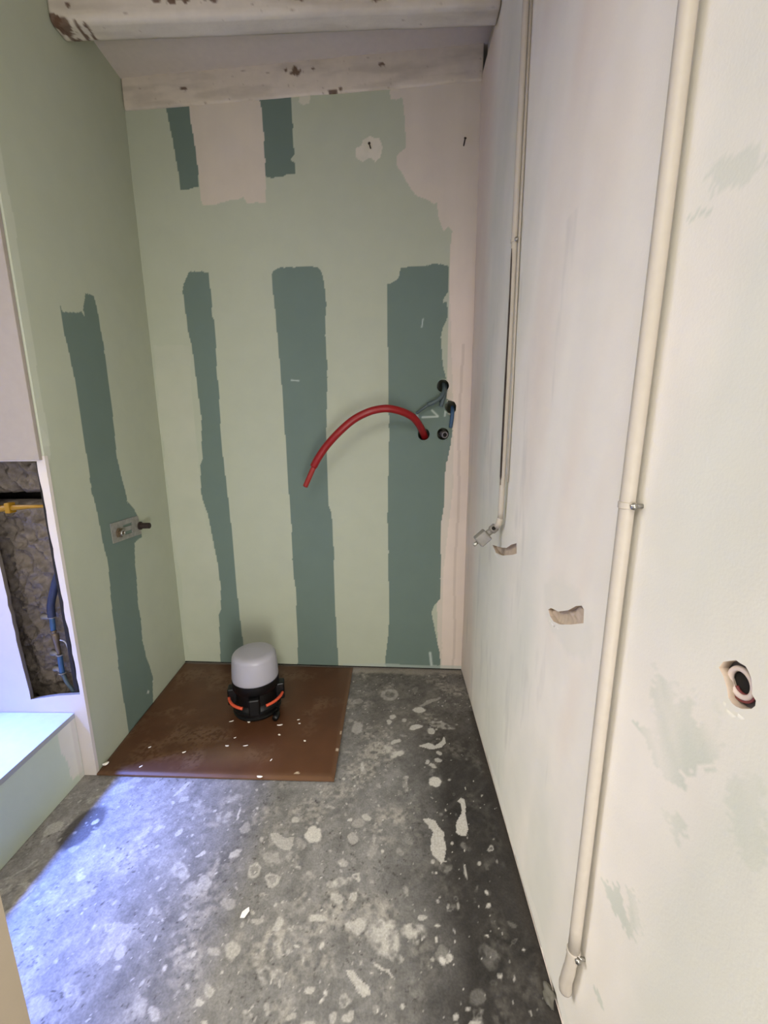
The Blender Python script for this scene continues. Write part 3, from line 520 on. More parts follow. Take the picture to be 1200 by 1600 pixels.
# gouge beds and socket back as parts of the right wall
def bed(name, key, mat, deep, amp, seed):
    P = np.asarray(DATA[key]); lo = P.min(0)-.004; hi = P.max(0)+.004
    us = np.linspace(lo[0], hi[0], 36); vs = np.linspace(lo[1], hi[1], 26); UU, VV = np.meshgrid(us, vs, indexing='ij')
    h = .3455+deep+(fbm(UU, VV, .03, seed)-.5)*amp+.004*np.abs(np.sin(90*(VV-lo[1])+40*(UU-lo[0])+3*fbm(UU, VV, .03, seed+5)))
    me = bpy.data.meshes.new(name); idx = np.arange(36*26).reshape(36, 26)
    V3 = np.stack([np.minimum(h, .3595), UU, VV], -1).reshape(-1, 3)
    F = [(int(idx[i, j]), int(idx[i, j+1]), int(idx[i+1, j+1]), int(idx[i+1, j])) for i in range(35) for j in range(25)]
    bk = [(.372, lo[0], lo[1]), (.372, hi[0], lo[1]), (.372, hi[0], hi[1]), (.372, lo[0], hi[1])]
    nb = len(V3); V3 = np.concatenate([V3, bk]); F.append((nb, nb+1, nb+2, nb+3))
    F += [(int(idx[0, 0]), int(idx[35, 0]), nb+1, nb), (int(idx[35, 0]), int(idx[35, 25]), nb+2, nb+1), (int(idx[35, 25]), int(idx[0, 25]), nb+3, nb+2), (int(idx[0, 25]), int(idx[0, 0]), nb, nb+3)]
    me.from_pydata(V3.tolist(), [], F); me.update()
    return link(name, me, mat, wall_right, True)
bed('plaster_hollow', 'gouge_small', M['plaster'], .008, .006, 101)
bed('plaster_hollow', 'gouge_large', M['plaster'], .008, .007, 111)

# ---- floor
def floor_colour(U, V):
    n1 = fbm(U, V, .35, 201); n2 = fbm(U, V, .05, 202); n3 = fbm(U, V, .012, 203, 3)
    C = np.repeat(lin((114, 112, 109))[None], len(U), 0)
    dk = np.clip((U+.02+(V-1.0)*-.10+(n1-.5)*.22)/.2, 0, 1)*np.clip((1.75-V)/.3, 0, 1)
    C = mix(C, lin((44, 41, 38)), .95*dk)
    C = mix(C, lin((92, 86, 80)), .5*np.clip((V-1.25)/.3, 0, 1)*np.clip((U+.25)/.2, 0, 1))
    C = mix(C, lin((104, 92, 78)), .55*np.clip((-.86-U+(n1-.5)*.2)/.08, 0, 1))
    C = mix(C, lin((148, 145, 142)), .7*np.clip((-.48-U+(n1-.5)*.3)/.3, 0, 1)*np.clip((1.3-V)/.1, 0, 1))  # pale dusty floor, lightened further to boost the blue daylight pool
    C = C*(.66+.68*n2)[:, None]*(.74+.52*n3)[:, None]
    C = mix(C, lin((178, 172, 160)), .55*np.clip((fbm(U, V, .09, 204)-.56)*6, 0, 1)*np.clip((n3-.35)*3, 0, 1)*(1-.8*dk))
    C = mix(C, lin((52, 48, 44)), .75*np.clip((fbm(U, V, .007, 207, 3)-.70)*9, 0, 1)*np.clip((fbm(U, V, .12, 217)-.42)*6, 0, 1))
    # trowel and brush smears
    sm = fbm(U*.6+V*.5, (V*.6-U*.5)*4, .06, 208)
    C = mix(C, lin((176, 170, 160)), .10*np.clip((sm-.58)*5, 0, 1)*(1-.6*dk))
    d = DATA['dark_oval']; a = np.array(d[2:4]); bb = np.array(d[4:6]); Mi = np.linalg.inv(np.stack([a, bb], 1))
    q = np.stack([U-d[0], V-d[1]])
    r = np.hypot(*(Mi@q))+(n2-.5)*.3
    C = mix(C, lin((74, 70, 68)), .85*np.clip((1.1-r)*4, 0, 1))
    wu = U+(fbm(U, V, .02, 209, 3)-.5)*.018; wv = V+(fbm(U, V, .02, 210, 3)-.5)*.018
    rough = fbm(U, V, .014, 211, 3)
    PA = lin((180, 176, 168))
    rs = np.random.RandomState(7); small = []
    for k in range(2600):
        x = rs.uniform(-1.1, .34); y = rs.uniform(.35, 1.9)
        if x > .0 and rs.rand() < .5: continue
        s = .0016+.006*rs.rand()**3.5; an = rs.normal(1.15, .7); asp = rs.uniform(.22, .9)
        small.append([x, y, s*math.cos(an), s*math.sin(an), -s*asp*math.sin(an), s*asp*math.cos(an), rs.uniform(.3, 1), 0])
    for k in range(330):
        x = rs.uniform(-1.1, .30); y = rs.uniform(.35, 1.85)
        s = .006+.016*rs.rand()**2; an = rs.uniform(0, 6.28); asp = rs.uniform(.4, 1)
        small.append([x, y, s*math.cos(an), s*math.sin(an), -s*asp*math.sin(an), s*asp*math.cos(an), rs.uniform(.12, .4)*(.6 if x > .05 else 1), rs.choice([0, 1, 2, 2])])
    order = np.argsort(U); Us = U[order]
    for e in small+DATA['splats']:
        ext = math.hypot(e[2], e[4])*1.3+.013
        i0, i1 = np.searchsorted(Us, e[0]-ext), np.searchsorted(Us, e[0]+ext)
        ix = order[i0:i1]; ix = ix[np.abs(V[ix]-e[1]) < math.hypot(e[3], e[5])*1.3+.013]
        if not len(ix): continue
        det = e[2]*e[5]-e[4]*e[3]
        big = 1 if math.hypot(e[2], e[3]) > .008 else .25
        X = U[ix]+(wu[ix]-U[ix])*big-e[0]; Y = V[ix]+(wv[ix]-V[ix])*big-e[1]
        s = (e[5]*X-e[4]*Y)/det; t = (-e[3]*X+e[2]*Y)/det; r = np.hypot(s, t)
        al = np.clip((1.08-r)*(5 if big == 1 else 2.5), 0, 1)*e[6]
        if e[7] == 1: al = al*np.clip(.35+.8*(r > .55)+.3*(rough[ix]-.5), 0, 1)*np.clip(.5+rough[ix], 0, 1)
        if e[7] == 2: al = al*np.clip((rough[ix]-.30)*3.2, 0, 1)
        C[ix] = mix(C[ix], PA*(.92+.16*rough[ix])[:, None], al)
    for a_, P in DATA['fpolys']:
        m = inside(U+(wu-U)*.25, V+(wv-V)*.25, P)
        C = mix(C, PA*(.95+.08*rough[:, None]), a_*m)
    # darker line along the right wall, pale dust by the back wall
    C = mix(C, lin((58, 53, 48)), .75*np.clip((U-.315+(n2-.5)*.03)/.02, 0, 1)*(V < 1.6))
    C = mix(C, lin((170, 162, 150)), .6*np.clip((V-1.865+(n2-.5)*.05)/.02, 0, 1))
    return C
def floor_disp(U, V): return (fbm(U, V, .12, 220)-.5)*.002-.001
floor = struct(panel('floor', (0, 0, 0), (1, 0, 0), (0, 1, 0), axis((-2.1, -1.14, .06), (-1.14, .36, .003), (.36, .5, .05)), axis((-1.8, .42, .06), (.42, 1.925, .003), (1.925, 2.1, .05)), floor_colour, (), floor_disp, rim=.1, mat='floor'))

# ---- ceiling, joist, wall plate beam
b = bmesh.new()
def zc(x): return 2.571+.03*(x+1.06)
vs = [b.verts.new((x, y, zc(x)+dz)) for dz in (0, .1) for x, y in ((-2.1, -1.8), (.5, -1.8), (.5, 2.1), (-2.1, 2.1))]
for f in ((3, 2, 1, 0), (4, 5, 6, 7), (0, 1, 5, 4), (1, 2, 6, 5), (2, 3, 7, 6), (3, 0, 4, 7)): b.faces.new([vs[i] for i in f])
struct(obj('ceiling', b, M['ceil']))
def swept(name, prof, x0, x1, off, chips, base, seed, st=.005, wob=.004):
    xs = np.arange(x0, x1+st/2, st); pr = []
    for (a, c), (d, e) in zip(prof, prof[1:]):
        k = max(1, int(math.hypot(d-a, e-c)/.005)); pr += [(a+(d-a)*i/k, c+(e-c)*i/k) for i in range(k)]
    pr.append(prof[-1]); pr = np.array(pr); nx, npf = len(xs), len(pr)
    X = np.repeat(xs, npf); K = np.tile(np.arange(npf), nx); arc = K*.005
    oy, oz = off(X)
    Y = pr[K, 0]+oy+(fbm(X, arc, .12, seed)-.5)*wob; Zz = pr[K, 1]+oz+(fbm(X, arc, .15, seed+3)-.5)*wob
    C = np.repeat(lin(base)[None], len(X), 0)*(1+.12*(fbm(X, arc*3, .1, seed+5)-.5)[:, None])
    C = mix(C, lin((166, 156, 142)), .5*np.clip((fbm(X, arc*5, .16, seed+15)-.5)*5, 0, 1))
    C = mix(C, lin((120, 100, 84)), .6*np.clip((fbm(X, arc*2.5, .02, seed+17, 3)-.80)*12, 0, 1))
    for c in chips:
        d = np.sqrt(((X-c[0])/(c[3]*.0026))**2+((Y-c[1])/.035)**2*.3+((Zz-c[2])/(c[4]*.0032))**2)+(fbm(X, arc, .012, seed+9, 3)-.5)*1.5
        C = mix(C, lin((88, 64, 50)), .9*np.clip((1.0-d)*4, 0, 1))
    idx = np.arange(nx*npf).reshape(nx, npf)
    q = np.stack([idx[:-1, :-1], idx[:-1, 1:], idx[1:, 1:], idx[1:, :-1]], -1).reshape(-1, 4)
    faces = q.tolist()+[idx[0, ::-1].tolist(), idx[-1, :].tolist(), [int(idx[0, 0]), int(idx[-1, 0]), int(idx[-1, -1]), int(idx[0, -1])]]
    me = bpy.data.meshes.new(name); me.from_pydata(np.stack([X, Y, Zz], 1).tolist(), [], faces); me.update()
    at = me.color_attributes.new('Col', 'FLOAT_COLOR', 'POINT'); at.data.foreach_set('color', np.concatenate([np.clip(C, 0, 1), np.ones((len(C), 1))], 1).ravel())
    bm = bmesh.new(); bm.from_mesh(me); bmesh.ops.recalc_face_normals(bm, faces=bm.faces[:]); bm.to_mesh(me); bm.free()
    return struct(link(name, me, M['timber'], None, True))
swept('trim_3', [(1.582, 2.66), (1.582, 2.492), (1.586, 2.481), (1.596, 2.476), (1.644, 2.475), (1.654, 2.479), (1.658, 2.490), (1.660, 2.66)], -1.06, .342,
      lambda x: ((x+.02)*.031, (x+.02)*.035), DATA['beam_chips'], (196, 188, 174), 301)
swept('trim_4', [(1.9105, 2.66), (1.9050, 2.58), (1.9040, 2.50), (1.906, 2.489), (1.913, 2.487), (1.945, 2.487), (1.945, 2.66)], -1.079, .345,
      lambda x: (-(x+.02)*.042, (x+.02)*.024), DATA['back_chips'], (206, 195, 180), 331, wob=.005)

# ---- parts of the shell behind and beside the camera
b = bmesh.new()
W0, W1, W2, W3 = .22, .95, 1.19, 2.52
prism(b, [[(-1.82, -.1), (1.5, -.1), (1.5, 2.65), (-1.82, 2.65)], [(W0, W1), (W2, W1), (W2, W3), (W0, W3)]], lambda y, z, d: (d, y, z), -1.80, -1.68)
struct(obj('wall_window', b, M['white']))
b = bmesh.new()
prism(b, [[(W0, W1), (W2, W1), (W2, W3), (W0, W3)], [(W0+.03, W1+.03), (W2-.03, W1+.03), (W2-.03, W3-.03), (W0+.03, W3-.03)]], lambda y, z, d: (d, y, z), -1.78, -1.75)
struct(obj('window_1', b, M['white']))
b = bmesh.new(); box(b, (-2.1, -1.82, 0), (.34, -1.7, 2.6)); struct(obj('wall_front', b, M['white']))

# ================================================================== THINGS
# ---- boxed-in ledge on the left
t = thing('boxed_ledge', 'low boxed-in ledge with grey-green front and pale top under the wall cut-out', 'ledge', (-1.38, .7, 0))
t.matrix_world.translation = Vector((-1.38, .7, 0))
def local(o, par):
    o.matrix_parent_inverse = Matrix.Translation(-Vector(par.location)); return o
b = bmesh.new(); box(b, (-1.679, .20, .232), (-1.0885, 1.2385, .250), .001); local(obj('top_board', b, M['ledge'], t), t)
def ledge_colour(U, V):
    y = U+.375
    C = np.repeat(lin((200, 212, 194))[None], len(U), 0)*(1+.03*(fbm(U, V, .2, 91)-.5)[:, None])
    m = inside(y+(fbm(U, V, .03, 92)-.5)*.012, V+(fbm(U, V, .03, 93)-.5)*.012, DATA['ledge_patch'])
    C = mix(C, lin((228, 224, 214)), .8*m)
    return mix(C, lin((205, 200, 192)), .6*(y > 1.215))
local(panel('front_panel', (-1.09, .375, .001), (0, 1, 0), (0, 0, 1), axis((0, .8633, .006)), axis((0, .2305, .006)), ledge_colour, (), None, rim=.014, parent=t), t)

# ---- insulation, tie, blue pipe in the cut-out
def batt(name, z0, z1, label, seed):
    us = np.arange(-1.5, -1.0799, .004); vs = np.arange(z0, z1+.002, .004); UU, VV = np.meshgrid(us, vs, indexing='ij')
    r1 = 1-np.abs(2*fbm(UU*1.4+VV*.5, VV*.8-UU*.4, .05, seed, 4)-1); r2 = fbm(UU, VV, .12, seed+7)
    ed = np.minimum(1, np.minimum(VV-z0, z1-VV)/.03+.0)
    Y = 1.376-.030*r2-.034*r1**2+(1-np.clip(ed, 0, 1))**2*.03+.02*(UU+1.2)
    nu, nv = UU.shape; idx = np.arange(nu*nv).reshape(nu, nv)
    V3 = np.stack([UU, Y, VV], -1).reshape(-1, 3)
    q = np.stack([idx[:-1, :-1], idx[1:, :-1], idx[1:, 1:], idx[:-1, 1:]], -1).reshape(-1, 4).tolist()
    k = nu*nv; V3 = np.concatenate([V3, [(us[0], 1.42, vs[0]), (us[-1], 1.42, vs[0]), (us[-1], 1.42, vs[-1]), (us[0], 1.42, vs[-1])]])
    q += [[k+3, k+2, k+1, k], idx[:, 0][::-1].tolist()+[k, k+1], idx[-1, :][::-1].tolist()+[k+1, k+2], idx[:, -1].tolist()+[k+2, k+3], idx[0, :].tolist()+[k+3, k]]
    me = bpy.data.meshes.new(name); me.from_pydata(V3.tolist(), [], q); me.update()
    o = link(name, me, M['wool'], None, True); return tag(o, label, 'insulation')
batt('insulation_batt', .06, .965, 'tall grey mineral wool batt in the wall cut-out below the yellow tie', 401)
batt('insulation_batt', .992, 1.5, 'grey mineral wool batt at the top of the wall cut-out above the yellow tie', 431)

T = [Vector(p) for p in DATA['tie']]
t = thing('wall_tie', 'yellow plastic tie bar crossing the insulation in the wall cut-out', 'tie', T[2])
b = bmesh.new(); pts = [Vector((-1.42, T[0].y, T[0].z)), T[1], T[2], T[3], T[4]+Vector((.012, 0, 0))]
tube(b, pts, [.012, .0105, .0095, .006, .0045], 8); local(obj('bar', b, M['yellow'], t, True), t)
b = bmesh.new(); box(b, T[2]+Vector((-.008, -.013, -.016)), T[2]+Vector((.008, .013, .017)), .003); local(obj('collar', b, M['yellow'], t), t)

H = [Vector(p) for p in DATA['hose']]
t = thing('water_pipe', 'blue sleeved water pipe with shut-off valve clipped inside the wall cut-out', 'pipe', H[5])
b = bmesh.new(); tube(b, spline([H[0]+Vector((.015, .02, .03))]+H[0:4], 6), .0115, 14); local(obj('sleeve', b, M['navy'], t, True), t)
b = bmesh.new(); tube(b, spline(H[3:5], 6), .0078, 12); local(obj('upper_pipe', b, M['blue'], t, True), t)
b = bmesh.new(); tube(b, spline([H[4], H[4].lerp(H[5], .2), H[4].lerp(H[5], .5), H[5], H[6], H[7]], 3), [.006]*2+[.0095]*3+[.0065]*2+[.011]*4+[.008]*3+[.0062]*2, 10); local(obj('valve_body', b, M['brass'], t, True), t)
b = bmesh.new(); tube(b, spline(H[7:10], 6), .0078, 12); local(obj('lower_pipe', b, M['blue'], t, True), t)
b = bmesh.new(); tube(b, spline(H[9:12], 6), .006, 12); local(obj('end_pipe', b, M['grey'], t, True), t)
for k, p in enumerate(DATA['standoffs']):
    p = Vector(p); c = H[3] if k == 0 else (H[7] if k == 1 else H[9])
    b = bmesh.new(); tube(b, [p+Vector((-.008, .012, 0)), p, p+Vector((.012, 0, 0)), c], [.0085, .0095, .0085, .0045], 12); ring(b, c, (H[4]-H[3]), .010, .0022, n=20, seg=6)
    local(obj('pipe_clip', b, M['steel'], t, True), t)
b = bmesh.new(); tube(b, spline(DATA['lever'], 5), .0028, 8); local(obj('lever', b, M['chrome'], t, True), t)

# ---- tan panel at the near left
b = bmesh.new()
prism(b, [[(0, 0), (.62, 0), (.62, .72), (.60, .74), (.02, .74), (0, .72)]], lambda u_, v_, d: Vector((-.4565-.60*u_-.8*d, .3775-.80*u_+.6*d, v_+.001)), 0, .016)
tag(obj('wooden_panel', b, M['tan']), 'tan wooden panel standing upright at the near left edge of the floor', 'panel')

# ---- brown board on the floor
def board_pt(s, v): return (P00*(1-s)+P10*s)*(1-v)+(P01*(1-s)+P11*s)*v
P00 = Vector((-1.0455, 1.2375, 0)); P10 = Vector((-.203, 1.2215, 0)); P11 = Vector((-.202, 1.911, 0)); P01 = Vector((-1.0785, 1.944, 0))
nx, ny = 180, 150; ss = np.linspace(0, 1, nx); tt = np.linspace(0, 1, ny); A, B = np.meshgrid(ss, tt, indexing='ij')
bx = (P00.x*(1-A)+P10.x*A)*(1-B)+(P01.x*(1-A)+P11.x*A)*B; by = (P00.y*(1-A)+P10.y*A)*(1-B)+(P01.y*(1-A)+P11.y*A)*B
zt = .0105+(fbm(bx, by, .4, 501)-.5)*.003-.0035*np.clip(1-np.minimum(np.minimum(A*.85, (1-A)*.85), np.minimum(B*.7, (1-B)*.7))/.012, 0, 1)
V3 = np.stack([bx, by, zt], -1).reshape(-1, 3); low = V3.copy(); low[:, 2] = 0.0016
idx = np.arange(nx*ny).reshape(nx, ny); kk = nx*ny
q = np.stack([idx[:-1, :-1], idx[1:, :-1], idx[1:, 1:], idx[:-1, 1:]], -1).reshape(-1, 4).tolist()
loop = [int(i) for i in list(idx[:, 0])+list(idx[-1, 1:])+list(idx[-2::-1, -1])+list(idx[0, -2:0:-1])]
edge = V3[loop].copy(); edge[:, 2] = .0016
V3a = np.concatenate([V3, edge]); ln = len(loop)
q += [[loop[(k+1) % ln], loop[k], kk+k, kk+(k+1) % ln] for k in range(ln)]+[[kk+k for k in range(ln)][::-1]]
me = bpy.data.meshes.new('floor_board'); me.from_pydata(V3a.tolist(), [], q); me.update()
C = np.repeat(lin((82, 51, 31))[None], len(V3a), 0); X, Y = V3a[:, 0], V3a[:, 1]
C = C*(1+.35*(fbm(X, Y, .3, 502)-.5)[:, None])
C = mix(C, lin((118, 92, 70)), .45*np.clip((fbm(X, Y, .10, 503)-.58)*6, 0, 1)*(fbm(X, Y, .01, 504) > .42))
C = mix(C, lin((120, 98, 64)), .35*np.clip(1-np.hypot((X+.60)/.2, (Y-1.33)/.07), 0, 1))
er = np.minimum(X+1.08, -.202-X)
C = mix(C, lin((104, 76, 54)), .7*np.clip(1-np.minimum((-.203-X), (Y-1.235))/.02, 0, 1))
for (x, y, r, w_) in ((-.3366, 1.249, .012, .004), (-.21, 1.36, .004, .008), (-.206, 1.45, .003, .009)):
    C = mix(C, lin((206, 190, 168)), .7*(np.hypot((X-x)/r, (Y-y)/w_)+(fbm(X, Y, .006, 506)-.5) < 1))
at = me.color_attributes.new('Col', 'FLOAT_COLOR', 'POINT'); at.data.foreach_set('color', np.concatenate([np.clip(C, 0, 1), np.ones((len(C), 1))], 1).ravel())
tag(link('floor_board', me, M['board']), 'brown hardboard sheet lying on the concrete in the alcove corner', 'board')

# ---- work lamp
LX, LY, LZ = -.588, 1.60, .0105
t = thing('work_lamp', 'round site lamp with white dome and black base standing on the brown board', 'lamp', (LX, LY, LZ))
R = .098
b = bmesh.new(); lathe(b, [(.088, .0), (.098, .003), (.100, .010), (.094, .014), (.094, .020), (.100, .024), (.101, .034), (.094, .038), (.090, .05), (.084, .056), (.083, .105), (.094, .112), (.097, .118), (.097, .150), (.090, .154)], 56)
obj('base', b, M['black'], t, sharp=35)
b = bmesh.new()
prof = [(.090, .150), (.0955, .153), (.0965, .160), (.0945, .20), (.0905, .245)]
for k in range(1, 8):
    a = k/7*math.pi/2; prof.append((.0905-.030+.030*math.cos(a), .245+.024*math.sin(a)))
prof += [(.04, .2715), (.015, .2728)]
lathe(b, prof, 56); obj('dome', b, M['diffuser'], t, sharp=60)
for k, a in enumerate((-1.35, .25, 1.8, 3.35)):
    b = bmesh.new(); box(b, (.078, -.022, .036), (.117, .022, .112), .006)
    bmesh.ops.transform(b, matrix=rotm(a), verts=b.verts[:]); obj('lug', b, M['black'], t)
for a0, a1 in ((-3.0, -1.78), (-.92, .0), (.5, 1.5), (2.1, 3.05)):
    b = bmesh.new(); ring(b, (0, 0, .072), (0, 0, 1), .112, .0062, a0, a1, 18, 10, ref=(1, 0, 0)); obj('cable_guard', b, M['orange'], t, True)
b = bmesh.new()
tube(b, spline([(.090, -.030, .030), (.104, -.040, .024), (.103, -.058, .018)], 5), .0045, 8)
tube(b, [(.103, -.055, .017), (.103, -.066, .0145), (.102, -.084, .0135), (.101, -.094, .013)], [.009, .0135, .0135, .011], 14)
pg = obj('plug', b, M['black'], t, True)

# ---- flakes on the board
for k, (x, y) in enumerate(DATA['flakes']):
    s = (.010, .0065, .0115, .006, .006, .005, .007, .010, .006, .005, .012, .005, .006, .007, .010, .006)[k]
    asp = (.12, .8, .26, .4, .6, .7, .5, .14, .4, .3, .35, .5, .4, .4, .8, .4)[k]; an = (.5, 0, .2, .2, -.4, -.4, -.1, .25, 1.1, .6, -.1, 0, .7, .5, .3, .9)[k]
    rs = random.Random(k+90); m_ = 9
    loop_ = []
    for q_ in range(m_):
        th = 2*math.pi*q_/m_; rr = rs.uniform(.75, 1.15); loop_.append((s*rr*math.cos(th), s*asp*rr*math.sin(th)))
    b = bmesh.new()
    curl = .25 if k != 14 else 1.2
    prism(b, [loop_], lambda u_, v_, d: Vector((u_, v_, d+curl*(u_*u_+v_*v_)/max(s, .004)*.5)), .0002, .0016)
    o = obj('plaster_flake', b, M['flake']); o.location = (x, y, .0117); o.rotation_euler.z = an
    lab = {14: 'curled white flake on the front left corner of the brown board', 2: 'white splinter lying against the lamp plug on the brown board',
           10: 'flat pale flake on the front lip of the brown board'}.get(k, 'small white plaster flake scattered on the brown board')
    tag(o, lab, 'flake', 'white plaster flakes on the brown board')
fx, fy = DATA['floor_flake']
b = bmesh.new(); prism(b, [[(-.010, -.008), (.002, -.010), (.010, .004), (.006, .013), (-.002, .009), (-.009, .004)]], lambda u_, v_, d: Vector((u_, v_, d+.25*u_)), .0028, .0045)
o = obj('plaster_flake', b, M['flake']); o.location = (fx, fy, .0005); tag(o, 'angular white paint chip lying loose on the concrete in front of the board', 'flake')

# ---- pipes and cables out of the back wall
t = thing('red_pipe', 'red sleeved water pipe arching out of a hole in the back wall', 'pipe', DATA['red'][0])
b = bmesh.new(); tube(b, spline(DATA['red'], 8), .0158, 18); local(obj('sleeve', b, M['red'], t, True), t)
b = bmesh.new(); tube(b, spline(DATA['red_end'], 6), .0112, 14); local(obj('inner_pipe', b, M['red2'], t, True), t)
t = thing('cable_conduit', 'grey conduit with two stubs drooping from the topmost hole in the back wall', 'conduit', DATA['grey1'][0])
b = bmesh.new(); tube(b, spline(DATA['grey1'], 6), .0095, 12); local(obj('long_sleeve', b, M['grey'], t, True), t)
b = bmesh.new(); tube(b, spline(DATA['grey1b'], 6), [.0062]*6+[.0058]*6+[.005], 10); local(obj('inner_cable', b, M['grey'], t, True), t)
b = bmesh.new(); tube(b, spline(DATA['grey2'], 6), .0090, 12); local(obj('short_sleeve', b, M['grey'], t, True), t)
b = bmesh.new(); tube(b, spline(DATA['bluec'], 6), .0085, 12); tag(obj('blue_cable', b, M['blue'], None, True), 'short blue cable sleeve hanging from the ragged hole in the back wall', 'cable')
a, c = Vector(DATA['stub'][0]), Vector(DATA['stub'][1]); ax = (c-a).normalized()
t = thing('pipe_stub', 'cut grey pipe end in the lower right hole of the back wall', 'pipe', a)
b = bmesh.new(); tube(b, [a, a.lerp(c, .5), c], .0145, 18, False); ring(b, c, ax, .0118, .0034, n=24, seg=6); local(obj('wall', b, M['box'], t, True), t); t.children[0].name = 'tube'
b = bmesh.new(); tube(b, [a+ax*.01, c-ax*.004], .0108, 16); local(obj('bore', b, M['dark'], t, True), t)
for k, (p, q_) in enumerate(DATA['nails']):
    p, q_ = Vector(p), Vector(q_); b = bmesh.new(); d = (p-q_).normalized()
    tube(b, [q_, p-d*.002, p, p+d*.002], [.0026, .0026, .0055, .0048], 10)
    tag(obj('nail', b, M['rust'], None, True), ('dark nail in the white filler spot high on the back wall', 'dark nail in the pale filler near the top right corner of the back wall')[k], 'nail')

# ---- mixer mounting plate on the left wall
NL = Vector((-UL.y, UL.x, 0)); NL = NL if NL.x > 0 else -NL
fl_ = lambda u_, v_, d: PL0+UL*u_+Vector((0, 0, v_))+NL*d
t = thing('mounting_plate', 'galvanised slotted tap plate screwed over the teal stripe on the left wall', 'plate', fl_(*DATA['plate_boss'][0], 0))
b = bmesh.new(); prism(b, [DATA['plate'], DATA['plate_slot1'][::-1], DATA['plate_slot2'][::-1]], fl_, .0005, .004); local(obj('plate', b, M['galv'], t), t)
p = DATA['plate_boss'][0]; b = bmesh.new()
tube(b, [fl_(*p, .002), fl_(*p, .012), fl_(*p, .0121), fl_(*p, .020)], [.020, .020, .013, .013], 6); local(obj('fitting', b, M['brass'], t), t)
b = bmesh.new(); ring(b, fl_(*p, .020), NL, .011, .003, n=20, seg=6); local(obj('fitting_rim', b, M['chrome'], t, True), t)
p = DATA['plate_boss'][1]; b = bmesh.new(); p = (p[0]-.012, p[1]-.004)
tube(b, [fl_(*p, .002), fl_(*p, .010), fl_(*p, .0101), fl_(*p, .045), fl_(*p, .047)], [.017, .017, .0125, .0125, .010], 16); local(obj('threaded_stub', b, M['rust'], t), t)

# ---- heating pipe on the right wall
t = thing('heating_pipe', 'thick cream-painted vertical pipe standing off the right wall', 'pipe', (.329, .592, .26))
path = [(.329, .566, 2.505), (.329, .5717, 1.6625), (.329, .5740, 1.4058), (.329, .5812, 1.0953), (.329, .5860, .774), (.329, .5880, .532), (.329, .5920, .262)]
b = bmesh.new(); tube(b, spline(path, 5), .0102, 24); local(obj('tube', b, M['ral'], t, True), t)
b = bmesh.new(); tube(b, spline([(.329, .592, .264), (.329, .5985, .213), (.3295, .6075, .165), (.333, .613, .135)], 6), [.0104]*7+[.0112]*6+[.0120]*6, 20); local(obj('bend', b, M['ral'], t, True), t)
def clip(parent, c, R_, dirn=(1, 0, 0), wall=.3445):
    c = Vector(c); d = Vector(dirn).normalized()
    b = bmesh.new(); tube(b, [c+Vector((0, 0, -.0045)), c+Vector((0, 0, -.004)), c+Vector((0, 0, .004)), c+Vector((0, 0, .0045))], [R_+.0006, R_+.0016, R_+.0016, R_+.0006], 22)
    k = local(obj('pipe_clip', b, M['ral'], parent, sharp=40), parent)
    b = bmesh.new(); tube(b, [c+Vector((0, -R_*.8, 0)), Vector((wall, c.y-R_*1.1, c.z))], .0032, 8)
    tube(b, [c+Vector((.003, -R_-.001, 0)), c+Vector((.001, -R_-.0065, 0))], .0052, 6); k2 = obj('screw', b, M['chrome'], k, True)
    return k
clip(t, (.329, .5812, 1.092), .0102)
clip(t, (.329, .5920, .262), .0106)
b = bmesh.new(); bmesh.ops.create_icosphere(b, subdivisions=3, radius=1)
for v in b.verts:
    c = v.co.copy(); k = 1+1.5*(float(vnoise(c.x*1.0+c.z*.7, c.y+.4*c.z, .55, 601))-.5)+.5*(float(vnoise(c.x-c.z*.7, c.y-.4*c.z, .2, 607))-.5); v.co = Vector((c.x*.010*k, c.y*.015*k, c.z*.012*k))
rx, ry = DATA['rubble']
o = obj('mortar_lump', b, M['rubble'], None, True); o.location = (.333, .674, .010); tag(o, 'grey mortar lump on the floor at the foot of the thick pipe', 'rubble')

# ---- thin pipe with its valve
t = thing('supply_pipe', 'thin cream-painted vertical pipe ending in a grey stop valve on the right wall', 'pipe', (.332, 1.25, .93))
b = bmesh.new(); tube(b, [(.330, 1.262, 2.505), (.330, 1.258, 2.2), (.3305, 1.255, 1.70), (.329, 1.247, 1.5), (.327, 1.240, 1.3), (.328, 1.244, 1.1), (.330, 1.250, .95), (.330, 1.252, .925)], .0085, 16); local(obj('tube', b, M['ral'], t, True), t)
b = bmesh.new(); tube(b, spline([(.3222, 1.246, 1.67), (.3215, 1.2385, 1.5), (.3187, 1.2305, 1.3), (.3197, 1.2345, 1.12), (.3222, 1.241, 1.03)], 6), [.0006]+[.0016]*4+[.0022]*6+[.0028]*12+[.001]*2, 8); local(obj('bare_strip', b, M['rust'], t, True), t)
b = bmesh.new(); tube(b, [(.3405, 1.252, 2.505), (.3405, 1.245, 1.7), (.3405, 1.235, 1.3), (.341, 1.236, 1.04)], .0032, 8); local(obj('side_tube', b, M['ral'], t, True), t)
clip(t, (.3305, 1.255, 1.692), .0085)
VV_ = [Vector(p) for p in DATA['valve']]
b = bmesh.new(); tube(b, spline([(.330, 1.252, .926), (.326, 1.258, .905)]+[VV_[1]], 5), .0095, 14); local(obj('elbow', b, M['ral'], t, True), t)
d = (VV_[4]-VV_[1]).normalized()
b = bmesh.new(); tube(b, [VV_[1], VV_[1]+d*.004, VV_[2]+d*.004, VV_[2]+d*.008], [.010, .014, .014, .011], 14); local(obj('compression_nut', b, M['steel'], t), t)
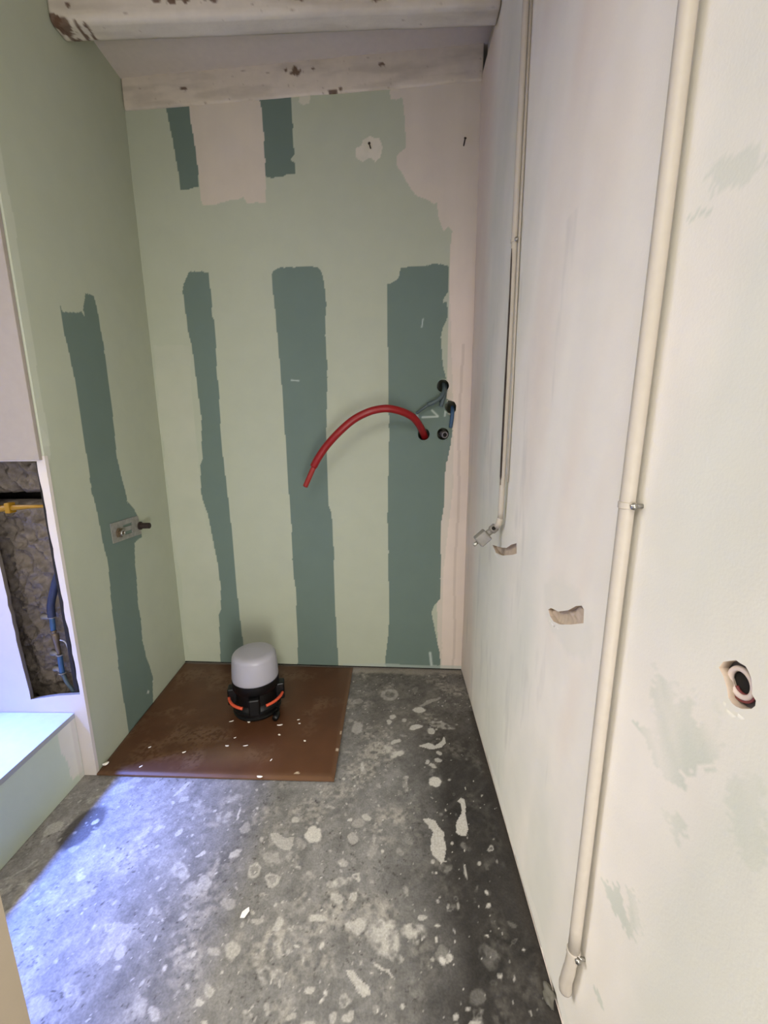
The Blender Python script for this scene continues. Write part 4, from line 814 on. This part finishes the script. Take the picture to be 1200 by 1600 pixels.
b = bmesh.new(); nn = Vector((-.5, -1, .1)).normalized(); tube(b, [VV_[1]+d*.008, VV_[1]+d*.008+nn*.0155], .0055, 14); tube(b, [VV_[1]+d*.008+nn*.0135, VV_[1]+d*.008+nn*.0165], [.0062, .0055], 14); local(obj('port', b, M['dark'], t), t)
b = bmesh.new(); tube(b, [VV_[2]+d*.006, VV_[3]-d*.004], .010, 14); local(obj('neck', b, M['steel'], t, True), t)
b = bmesh.new(); box(b, (-.021, -.017, -.019), (.021, .017, .019), .005)
zq = d.to_track_quat('X', 'Z').to_matrix().to_4x4(); bmesh.ops.transform(b, matrix=Matrix.Translation(VV_[3].lerp(VV_[4], .45)) @ zq, verts=b.verts[:]); local(obj('valve_body', b, M['steel'], t), t)
b = bmesh.new(); e = VV_[3].lerp(VV_[4], .45)+d*.021; tube(b, [e-d*.004, e+d*.014, e+d*.016], [.0055, .0055, .004], 10); local(obj('stem', b, M['chrome'], t, True), t)

# ---- socket box hole in the right wall
P = np.asarray(DATA['socket']); cy, cz = P[:, 0].mean(), P[:, 1].mean()
t = thing('socket_box', 'ragged round socket hole with grey box and cream rim in the right wall', 'socket', (.36, cy, cz))
b = bmesh.new(); box(b, (.358, P[:, 0].min()-.012, P[:, 1].min()-.012), (.392, P[:, 0].max()+.012, P[:, 1].max()+.012), .001); local(obj('box_back', b, M['box'], t), t)
cc = (.386, .9445)
b = bmesh.new(); ring(b, (.3535, cc[0], cc[1]), (1, 0, 0), .0140, .0030, n=40, seg=8); local(obj('rim', b, M['rim'], t, True), t)
b = bmesh.new(); tube(b, [(.3565, cc[0], cc[1]), (.3572, cc[0], cc[1])], .0120, 28); local(obj('opening', b, M['dark'], t), t)
b = bmesh.new(); ring(b, (.3548, cc[0]-.0015, cc[1]-.001), (1, 0, 0), .0100, .0016, 2.6, 5.6, 20, 8, ref=(0, 1, 0)); local(obj('cable', b, M['wire'], t, True), t)
b = bmesh.new(); ring(b, (.3530, cc[0], cc[1]-.0005), (1, 0, 0), .0175, .0014, 3.3, 5.9, 20, 6, ref=(0, 1, 0)); local(obj('cable', b, M['wire'], t, True), t)
for yy, zz in ((.4105, .9425), (.3935, .9215)):
    b = bmesh.new(); tube(b, [(.359, yy, zz), (.353, yy, zz)], [.005, .004], 10); local(obj('screw', b, M['chrome'], t), t)
bpy.context.view_layer.update()
